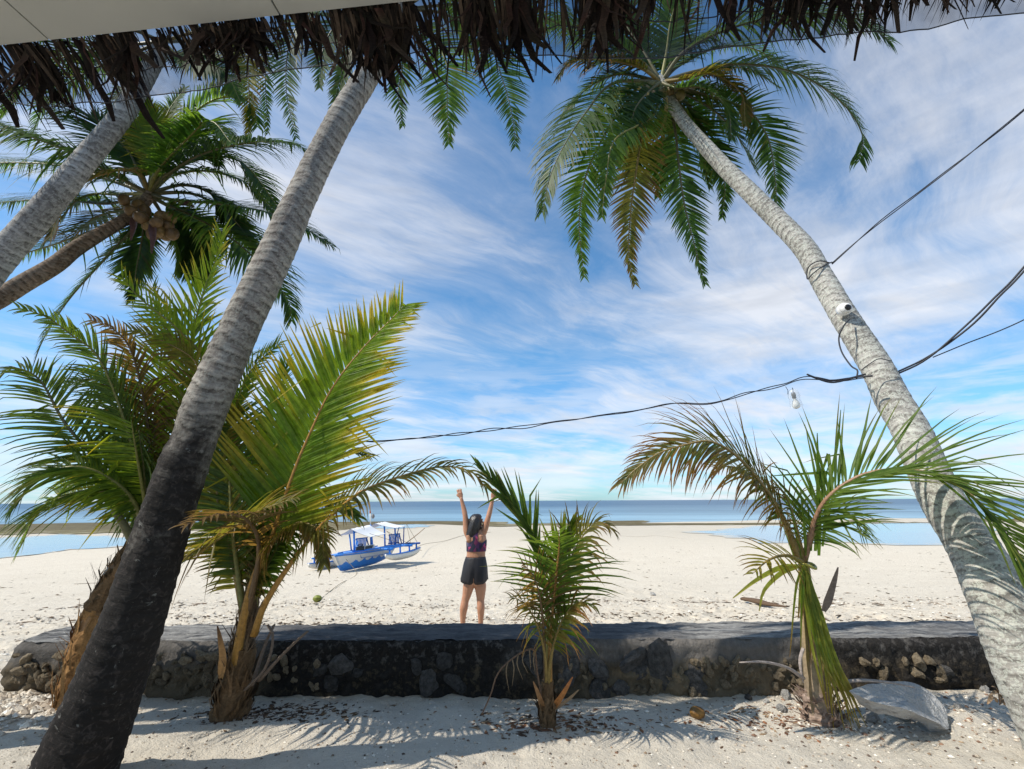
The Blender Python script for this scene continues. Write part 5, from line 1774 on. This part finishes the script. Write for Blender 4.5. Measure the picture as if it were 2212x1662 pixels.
# ------------------------------------------------------------------ person
def person():
    feet = G(1024, 1376)
    feet.z = gzf(feet.x, feet.y)
    root = thing('person', 'person in black shorts and patterned sports top, arms raised, seen from behind', 'person', feet)
    U = 0.001368

    def c(x, y, dy=0.0):
        """figure measurements: picture units across, height from feet, depth"""
        return V((x - 365) * U, dy, .43 + (1310 - y) * U)
    mb = MB()

    def ell(ctr, rx, ry, n=20):
        return [ctr + V(rx * math.cos(t), ry * math.sin(t), 0) for t in [6.283185 * k / n for k in range(n)]]

    def limb(pts, radii, sides=14, n=22):
        mb.tube(pts, radii, sides, n=n)
    # torso
    sec = [(365, 1165, .0, .10, .085), (365, 1110, .0, .165, .115), (365, 1040, -.005, .172, .120), (367, 960, -.005, .158, .108), (372, 900, .0, .138, .095), (375, 855, .0, .135, .092), (378, 800, .0, .141, .098), (380, 740, 0, .146, .102), (372, 690, 0, .150, .098), (364, 650, 0, .145, .085), (360, 622, 0, .115, .07), (362, 600, .0, .06, .055)]
    mb.loft([ell(c(x, y, d), rx, ry) for x, y, d, rx, ry in sec])
    # neck and head
    limb([c(362, 640, .0), c(366, 605, .01), c(372, 570, .02)], [.058, .05, .05])
    hc = c(374, 533, .025)
    rgs = []
    for i in range(11):
        t = math.pi * i / 10
        rgs.append(ell(hc + V(0, .008 * math.cos(t), -.108 * math.cos(t)), max(.004, .074 * math.sin(t) ** .8), max(.004, .094 * math.sin(t) ** .8), 18))
    mb.loft(rgs)
    # face turned to the right: chin, nose, lips, brow, ear
    fd = V(math.sin(math.radians(62)), math.cos(math.radians(62)), 0)
    fs = V(fd.y, -fd.x, 0)
    limb([hc + V(0, 0, -.05), hc + fd * .06 + V(0, 0, -.085), hc + fd * .072 + V(0, 0, -.095)], [.05, .035, .022], n=8)
    limb([hc + fd * .08 + V(0, 0, .02), hc + fd * .102 + V(0, 0, -.012), hc + fd * .108 + V(0, 0, -.026)], [.009, .012, .014], 8, 6)
    limb([hc + fd * .086 + fs * -.02 + V(0, 0, -.055), hc + fd * .094 + V(0, 0, -.055), hc + fd * .086 + fs * .02 + V(0, 0, -.055)], [.008, .011, .008], 8, 6)
    limb([hc + fd * .078 + fs * -.035 + V(0, 0, .03), hc + fd * .09 + V(0, 0, .028), hc + fd * .078 + fs * .035 + V(0, 0, .03)], [.012, .013, .012], 8, 6)
    # legs
    limb([c(325, 1120), c(302, 1180, -.005), c(285, 1260, .0), c(268, 1318, -.004), c(258, 1380, -.018), c(250, 1450, -.008), c(247, 1530, .0), c(246, 1595, .0)], [.088, .082, .066, .053, .058, .045, .034, .038], n=40)
    limb([c(405, 1120), c(424, 1180, -.005), c(428, 1260, .0), c(428, 1318, -.004), c(433, 1380, -.018), c(433, 1450, -.008), c(432, 1530, .0), c(432, 1595, .0)], [.09, .086, .068, .053, .056, .045, .034, .038], n=40)
    for x in (246, 432):
        sg = -1 if x < 365 else 1
        limb([c(x, 1605, -.03), c(x + sg * 5, 1606, .04), c(x + sg * 12, 1612, .12), c(x + sg * 16, 1616, .17)], [.034, .037, .033, .02], n=12)
    # buttocks
    limb([c(330, 1090, -.05), c(332, 1040, -.055)], [.075, .08], n=6)
    limb([c(402, 1090, -.05), c(400, 1040, -.055)], [.075, .08], n=6)
    # shoulder blades
    limb([c(305, 730, -.06), c(300, 670, -.05)], [.04, .045], n=6)
    limb([c(432, 730, -.06), c(430, 670, -.05)], [.04, .045], n=6)
    # arms
    A1 = [c(300, 690), c(278, 640), c(264, 560, .0), c(254, 480, .0), c(238, 410, .02), c(218, 340, .03), c(202, 285, .035)]
    A2 = [c(420, 690), c(450, 640), c(478, 570, .0), c(502, 490, .0), c(520, 420, .02), c(536, 350, .03), c(548, 290, .035)]
    for A in (A1, A2):
        limb(A, [.05, .055, .047, .039, .038, .031, .025], n=34)
        # hand: palm, four fingers and a thumb
        wr = A[-1]
        d = (A[-1] - A[-2]).normalized()
        sd = d.cross(V(0, 1, 0)).normalized()
        ins = 1 if A is A1 else -1
        pl = wr + d * .05
        rg = []
        for k in range(7):
            t = k / 6
            w = .026 + .016 * math.sin(t * 2.2)
            cc = wr + d * (.09 * t - .005)
            rg.append([cc + sd * (w * math.cos(q)) + V(0, 1, 0) * (.015 * math.sin(q)) for q in [6.283 * e / 14 for e in range(14)]])
        mb.loft(rg)
        for k, (off, ln) in enumerate(((-.030, .060), (-.0105, .072), (.0105, .076), (.030, .066))):
            b0 = wr + d * .078 + sd * off * .9
            sp = (d + sd * off * 5).normalized()
            limb([b0, b0 + sp * ln * .45 + V(0, .004, 0), b0 + (sp + V(0, .18, 0)).normalized() * ln * .78, b0 + (sp + V(0, .35, 0)).normalized() * ln], [.0095, .009, .0085, .007], 8, 8)
        tb = wr + d * .025 + sd * (.024 * ins)
        td = (d * .7 + sd * ins * .75 + V(0, .25, 0)).normalized()
        limb([tb, tb + td * .03, tb + (td + d * .5).normalized() * .058], [.012, .011, .008], 8, 6)
    me = mb.mesh('tmp', None)
    ob = bpy.data.objects.new('tmp', me)
    COL.objects.link(ob)
    md = ob.modifiers.new('r', 'REMESH')
    md.mode = 'VOXEL'
    md.voxel_size = 0.0062
    md.use_smooth_shade = True
    sm = ob.modifiers.new('s', 'SMOOTH')
    sm.iterations = 5
    sm.factor = 0.5
    dg = bpy.context.evaluated_depsgraph_get()
    body = bpy.data.meshes.new_from_object(ob.evaluated_get(dg))
    body.name = 'body'
    bpy.data.objects.remove(ob)
    body.polygons.foreach_set('use_smooth', [True] * len(body.polygons))
    # skin
    m, b = new_mat('skin')
    tc = b.n('ShaderNodeTexCoord').outputs['Object']
    nf = b.noise(tc, 14, 4, .6)
    col = b.mix(nf, (0.40, 0.195, 0.115), (0.50, 0.255, 0.155))
    finish(b, pbr(b, col, 0.48, nf, .06, .005, .4, **{'Subsurface Weight': .12, 'Subsurface Radius': (.02, .008, .004), 'Subsurface Scale': .3}))
    body.materials.clear()
    body.materials.append(m)
    bo = bpy.data.objects.new('body', body)
    COL.objects.link(bo)
    bo.parent = root

    def garment(name, test, push, mt):
        bm = bmesh.new()
        bm.from_mesh(body)
        bmesh.ops.delete(bm, geom=[f for f in bm.faces if not test(f.calc_center_median(), f.normal)], context='FACES')
        bm.normal_update()
        for v in bm.verts:
            v.co += v.normal * push
        mm = bpy.data.meshes.new(name)
        bm.to_mesh(mm)
        bm.free()
        mm.materials.clear()
        mm.materials.append(mt)
        o = bpy.data.objects.new(name, mm)
        COL.objects.link(o)
        o.parent = root
        return o
    zb = c(0, 832).z
    zs = c(0, 752).z
    xc = c(368, 0).x

    def bra(p, n):
        if p.z < zb or p.z > c(0, 630).z:
            return False
        dx = p.x - xc
        if abs(dx) > .158:
            return False
        if p.y < .02:      # back: racer strap
            h = (p.z - zs)
            if h < 0:
                lim = .2
            else:
                lim = .034 + .075 * max(0, 1 - h / .05) ** 2
            side = zs + .035 * max(0, (abs(dx) - .09) / .05)
            return p.z < side if abs(dx) > lim else True
        return p.z < zs + .05 + (.05 if abs(abs(dx) - .06) < .02 else 0)
    m, b = new_mat('patterned_sports_top')
    tc = b.n('ShaderNodeTexCoord').outputs['Object']
    vo = b.n('ShaderNodeTexVoronoi', {'Vector': b.mapping(tc, rot=(0, .5, 0), sc=(22, 22, 14)), 'Scale': 1.0}).outputs['Color']
    r_ = b.n('ShaderNodeSeparateColor', {0: vo}).outputs[0]
    col = b.ramp(r_, [(0.0, (0.02, 0.02, 0.045)), (0.30, (0.035, 0.03, 0.09)), (0.45, (0.13, 0.02, 0.07)), (0.6, (0.06, 0.02, 0.08)), (0.78, (0.36, 0.04, 0.13)), (0.9, (0.10, 0.09, 0.16))], 'CONSTANT')
    finish(b, pbr(b, col, .7))
    garment('sports_top', bra, .006, m)
    # shorts: flared, with overlapping side notches
    m, b = new_mat('black_running_shorts')
    tc = b.n('ShaderNodeTexCoord').outputs['Object']
    nf = b.noise(b.mapping(tc, sc=(1, 1, .3)), 16, 4, .6)
    finish(b, pbr(b, b.mix(nf, (0.012, 0.012, 0.015), (0.026, 0.025, 0.03)), .55, nf, .5, .02, .35))
    mb = MB()
    rings = []
    n = 44
    prs = [(893, 372, .1425, .10), (905, 371, .146, .106), (950, 368, .163, .122), (1000, 366, .176, .136), (1060, 362, .184, .138), (1105, 359, .190, .132), (1130, 358, .194, .126)]
    for y, x, rx, ry in prs:
        r = []
        for k in range(n):
            t = 2 * math.pi * k / n
            fl = max(0, (y - 960) / 180)
            wob = 1 + .035 * fl * math.sin(t * 7 + 1) + .02 * fl * math.sin(t * 13)
            p = c(x, y, -.008) + V(rx * math.cos(t) * wob, ry * math.sin(t) * wob, 0)
            dr = -.035 * fl ** 2 * (1 - abs(math.cos(t)) ** 3) + .03 * fl ** 3 * abs(math.cos(t)) ** 10 + .035 * fl ** 3 * math.exp(-((math.cos(t)) / .10) ** 2)
            p.y *= 1 - .30 * fl * math.exp(-((math.cos(t) + .02) / .16) ** 2)
            r.append(p + V(0, 0, dr))
        rings.append(r)
    mb.loft(rings, cap=False)
    # inner faces of the two leg openings
    lastr = rings[-1]
    so_ = mb.build('shorts', m, root, local=True)
    sd_ = so_.modifiers.new('thickness', 'SOLIDIFY')
    sd_.thickness = .004
    mb = MB()
    mb.loft([[p * 1.0 + V((p.x - c(372, 0).x) * .012, p.y * .012, 0) + V(0, 0, dz) for p in rings[0]] for dz in (-.022, .006)], cap=False)
    mb.build('waistband', m, so_, local=True)
    # hair
    m, b = new_mat('black_hair')
    tc = b.n('ShaderNodeTexCoord').outputs['Object']
    nf = b.noise(b.mapping(tc, sc=(1, 1, .06)), 90, 4, .6)
    finish(b, pbr(b, b.mix(nf, (0.008, 0.006, 0.006), (0.03, 0.024, 0.022)), .36, nf, .6, .01, .6))
    mb = MB()
    rgs = []
    prs = [(452, 375, .035, .03, .012), (460, 373, .062, .06, .012), (480, 370, .086, .088, .008), (510, 367, .098, .104, 0.0), (545, 362, .100, .105, -.01), (585, 354, .098, .095, -.03), (620, 346, .096, .078, -.045), (655, 339, .096, .06, -.06), (685, 335, .090, .045, -.07), (696, 334, .076, .032, -.072)]
    for y, x, rx, ry, dy in prs:
        cc = c(x, y, .02 + dy)
        r = []
        for k in range(40):
            t = 2 * math.pi * k / 40
            wob = 1 + .03 * math.sin(t * 9 + y * .02) + .02 * math.sin(t * 17)
            p = cc + V(rx * math.cos(t) * wob, ry * math.sin(t) * wob, 0)
            # leave the face, at the right front, free
            q = p - hc
            if y > 488 and q.dot(fd) > .045:
                p -= fd * (q.dot(fd) - .045)
            r.append(p)
        rgs.append(r)
    mb.loft(rgs)
    rnd = random.Random(2)
    for _ in range(130):
        t = rnd.uniform(math.pi * .85, math.pi * 2.05)
        y0 = rnd.uniform(500, 600)
        base_ = c(360, y0, .02) + V(.098 * math.cos(t), .10 * math.sin(t), 0)
        e_ = c(335 + rnd.uniform(-64, 62), rnd.uniform(672, 706), -.05 + rnd.uniform(-.03, .02))
        mb.tube([base_, (base_ + e_) / 2 + V(rnd.gauss(0, .004), -.012, 0), e_], [.004, .004, .0015], 4, n=8)
    mb.build('hair', m, root, local=True)


person()


# ------------------------------------------------------------------ stones, husks, litter
def slab():
    p = G(1945, 1545)
    root = thing('stone_slab', 'broken pale concrete slab propped at the foot of the wall', 'rock', (p.x, p.y, 0))
    pts = [D(1835, 1493, 3.32), D(1880, 1478, 3.40), D(1960, 1474, 3.5), D(2010, 1492, 3.5), D(2042, 1530, 3.42), D(2048, 1572, 3.3), D(2020, 1560, 3.22), D(1950, 1530, 3.20), D(1890, 1518, 3.24)]
    ctr = sum(pts, V(0, 0, 0)) / len(pts)
    ring, _ = catmull(pts + [pts[0]], 46)
    nrm = V(-.12, -.45, .85).normalized()
    verts, faces = [], []
    n = 45
    for lay in range(9):
        # 0..5 top surface from centre to rim, then down the side
        for k in range(n):
            t = min(1, lay / 5)
            p = ctr.lerp(ring[k], max(.02, t))
            j = .012 * nz(p, 6) + .006 * nz(p, 18)
            p = p + nrm * j
            if lay > 5:
                p = p - nrm * (.035 * (lay - 5)) + (ctr - ring[k]).normalized() * (.03 * (lay - 5)) + V(nz(p, 9), nz(p, 9, 4), nz(p, 9, 8)) * .018
            if lay == 5:
                p = p + V(nz(p, 12), nz(p, 12, 4), 0) * .012
            verts.append(p)
    for lay in range(8):
        for k in range(n):
            a, b = lay * n + k, lay * n + (k + 1) % n
            faces.append((a, b, b + n, a + n))
    mb = MB()
    mb.add(verts, faces)
    o = mb.build('slab_body', M['slab'], root, smooth=True)
    o.data.set_sharp_from_angle(angle=.55)
    # support stones below it are things of their own


slab()

rw = [rock_mesh('rock', M['stone_white'], 60 + k * 4.7, 3, (1, .85, .75), .42, True) for k in range(5)]
rg = [rock_mesh('rock', M['stone_grey'], 90 + k * 4.7, 3, (1, .85, .75), .42, True) for k in range(3)]
for (x, y, r, me, lab) in (
        (1945, 1556, .085, rw[0], 'largest rough white coral rock leaning under the pale slab'),
        (2010, 1562, .05, rw[1], 'white coral rock at the right foot of the pale slab'),
        (2045, 1568, .035, rw[2], 'small white coral rock just right of the pale slab'),
        (1885, 1560, .05, rw[3], 'white coral rock among the trailing palm leaf tips'),
        (1845, 1574, .035, rw[4], 'small white rock by the foot of the tied palm'),
        (1700, 1513, .045, rw[1], 'flat white stone on the sand left of the tied palm'),
        (1690, 1540, .035, rw[2], 'white stone below the flat one left of the tied palm'),
        (1617, 1512, .03, rg[0], 'small grey stone against the wall left of the tied palm'),
        (1655, 1520, .025, rw[3], 'small tan-white pebble on the sand near the wall right of the orange husk'),
        (2180, 1520, .045, rw[0], 'white coral stone beside the dry leaf sheath by the pale trunk'),
        (2130, 1505, .035, rw[4], 'white stone left of the dry leaf sheath by the pale trunk'),
        (2075, 1545, .03, rw[2], 'small yellowish stone on the sand before the dark wall end'),
        (1410, 1286, .07, rw[3], 'white lump of coral alone on the beach right of the small palm'),
        (1168, 1507, .03, rw[4], 'small white stone at the foot of the wall behind the small palm'),
        (510, 1487, .035, rw[1], 'pale stone at the wall foot between the two left palms'),
        (498, 1493, .03, rw[2], 'lowest pale stone at the wall foot near the fibrous palm base')):
    p = G(x, y)
    o = put('rock', me, None, V(p.x, p.y, gzf(p.x, p.y) + r * .35), r, (x * .1, y * .3, x))
    tag(o, lab, 'rock', 'loose rocks on the sand')

# orange husk, green nut
for (x, y, r, c0, c1, lab, nm) in ((1507, 1549, .05, (0.30, 0.15, 0.03), None, 'rotting orange coconut husk on the yard sand', 'coconut_husk'), (685, 1302, .085, (0.25, 0.28, 0.04), None, 'green coconut lying on the beach beside the young palm', 'green_coconut')):
    p = G(x, y)
    mb = MB()
    rgs = []
    for i in range(10):
        t = math.pi * i / 9
        rgs.append([V(p.x, p.y, gzf(p.x, p.y) + r * .8) + V(r * 1.15 * math.sin(t) * math.cos(q), r * math.sin(t) * math.sin(q), -r * .85 * math.cos(t)) * (1 + .12 * nz((math.cos(q), math.sin(q), i), 1)) + V(0, 0, 0) for q in [6.283 * k / 14 for k in range(14)]])
    mb.loft(rgs)
    mb.c = [lerp3(c0, tuple(q * .35 for q in c0), min(1, max(0, .5 + 1.2 * nz(v, 22)))) for v in mb.v]
    o = mb.build(nm, M['stem'])
    tag(o, lab, 'coconut')


def dry_sheath():
    p = G(2165, 1520)
    root = thing('dry_leaf_sheath', 'heap of dry brown palm sheath against the pale trunk foot', 'dead leaf', (p.x, p.y, 0))
    rnd = random.Random(17)
    for k in range(9):
        b0 = D(2150 + k * 9, 1500 + rnd.uniform(0, 30), 3.35)
        e_ = D(2120 + k * 14 + rnd.uniform(-20, 20), 1478 + rnd.uniform(0, 45), 3.3)
        leaf_blade(root, [b0, (b0 + e_) / 2 + V(0, -.02, .05), e_], rnd.uniform(.03, .09), lerp3((0.20, 0.12, 0.07), (0.36, 0.26, 0.17), rnd.random()), None, 'dry_strip', 9, 'fibre', (.2, -.6, .8))


dry_sheath()


def beach_wood():
    specs = [('dead_sheath', 'dark dry palm sheath lying on the beach left of the tied palm', [(1605, 1300), (1630, 1304), (1660, 1312), (1700, 1318)], .10, .1),
             ('driftwood_branch', 'long thin stick lying on the sand right of the small palm', [(1335, 1158), (1380, 1160), (1420, 1158), (1470, 1164), (1490, 1165)], .03, .03),
             ('driftwood_stick', 'thin straight stick lying on the beach at the left', [(160, 1262), (220, 1260), (285, 1262)], .015, .02)]
    for nm, lab, l, r, h in specs:
        pts = [G(x, y) + V(0, 0, r * .6) for x, y in l]
        mb = MB()
        mb.tube(pts, [r * .7, r, r * .8, r * .25], 8, n=22, col=(0.13, 0.085, 0.055), flat=.5)
        tag(mb.build(nm, M['fibre']), lab, 'driftwood')


beach_wood()


def scatter(name, label, n, region, rmin, rmax, cols, seed, flat=.6, long=1.0):
    rs = np.random.RandomState(seed)
    P_ = []
    while len(P_) < n:
        x, y = region(rs)
        if WX0 < x < WX1 and WY0 - .05 < y < WY1 + .05:
            continue
        P_.append((x, y))
    P_ = np.array(P_)
    z = gz(P_[:, 0], P_[:, 1])
    r = rmin + (rmax - rmin) * rs.rand(n) ** 2.2
    base = np.array([(1, 0, 0), (0, 1, 0), (-1, 0, 0), (0, -1, 0), (0, 0, 1), (0, 0, -.6)], float)
    fac = np.array([(0, 1, 4), (1, 2, 4), (2, 3, 4), (3, 0, 4), (1, 0, 5), (2, 1, 5), (3, 2, 5), (0, 3, 5)])
    a = rs.rand(n) * 6.283
    jit = 1 + .45 * (rs.rand(n, 6, 3) - .5)
    v = base[None] * jit
    v[:, :, 0] *= long
    v[:, :, 2] *= flat
    ca, sa = np.cos(a)[:, None], np.sin(a)[:, None]
    vx = v[:, :, 0] * ca - v[:, :, 1] * sa
    vy = v[:, :, 0] * sa + v[:, :, 1] * ca
    v = np.stack([vx, vy, v[:, :, 2]], -1) * r[:, None, None]
    v += np.stack([P_[:, 0], P_[:, 1], z + r * flat * .25], -1)[:, None]
    f = (fac[None] + (np.arange(n) * 6)[:, None, None]).reshape(-1, 3)
    me = bpy.data.meshes.new(name)
    me.from_pydata(v.reshape(-1, 3).tolist(), [], f.tolist())
    t = rs.rand(n, 1)
    ci = np.array(cols)[rs.randint(0, len(cols), n)] * (.75 + .5 * t)
    cc = np.ones((n, 6, 4), np.float32)
    cc[:, :, :3] = ci[:, None]
    at = me.color_attributes.new('Col', 'FLOAT_COLOR', 'POINT')
    at.data.foreach_set('color', cc.ravel())
    me.materials.append(M['pebble'])
    o = bpy.data.objects.new(name, me)
    COL.objects.link(o)
    o['kind'] = 'stuff'
    o['label'] = label


SANDY = [(.62, .56, .47), (.70, .66, .58), (.50, .43, .34), (.40, .34, .27)]
scatter('coral_rubble', 'coral rubble strewn on the beach behind the wall', 9000, lambda r: (r.uniform(-9, 10), 5.1 + 6.5 * r.rand() ** 1.5), .006, .035, SANDY + [(.30, .24, .18)], 1)
scatter('gravel', 'fine coral gravel over the yard sand', 5200, lambda r: (r.uniform(-4.6, 5), r.uniform(2.9, 4.42)), .003, .014, SANDY + [(.12, .09, .07), (.25, .18, .12)], 2)
scatter('gravel', 'coral gravel by the tied palm and slab', 900, lambda r: (r.normal(2.9, .75), r.normal(3.98, .22)), .005, .022, SANDY + [(.25, .15, .10)], 3)
scatter('rubble', 'heap of broken coral at the left end of the wall', 900, lambda r: (r.normal(-4.1, .35), r.normal(4.12, .17)), .012, .045, SANDY, 4)
scatter('leaf_litter', 'brown leaf crumbs round the foot of the small palm', 330, lambda r: (r.normal(.28, .32), r.normal(4.0, .12)), .006, .02, [(.12, .06, .035), (.20, .10, .05), (.07, .045, .03), (.28, .19, .11)], 5, .35, 2.6)
scatter('leaf_litter', 'brown leaf crumbs round the tied palm', 380, lambda r: (r.normal(2.0, .42), r.normal(4.02, .14)), .005, .016, [(.12, .06, .035), (.22, .10, .05), (.09, .05, .03), (.28, .19, .11)], 6, .35, 2.6)
scatter('leaf_litter', 'dark leaf mould round the fibrous palm base', 520, lambda r: (r.normal(-1.85, .33), r.normal(4.15, .10)), .005, .018, [(.05, .035, .025), (.09, .055, .035), (.14, .09, .05)], 7, .35, 2.4)
scatter('wrack', 'dark weed fragments in lines along the beach', 2600, lambda r: ((lambda u: (u, (8.6 if r.rand() < .6 else 10.6) + .35 * math.sin(u * .7) + r.normal(0, .22)))(r.uniform(-10, 14))), .008, .035, [(.06, .045, .03), (.10, .07, .045), (.16, .11, .07)], 8, .3, 3.0)
scatter('wrack', 'scattered weed crumbs over the open beach', 1500, lambda r: (r.uniform(-20, 26), 11 + 22 * r.rand() ** 1.6), .015, .05, [(.10, .08, .05), (.2, .15, .10), (.3, .24, .18)], 9, .3, 2.2)
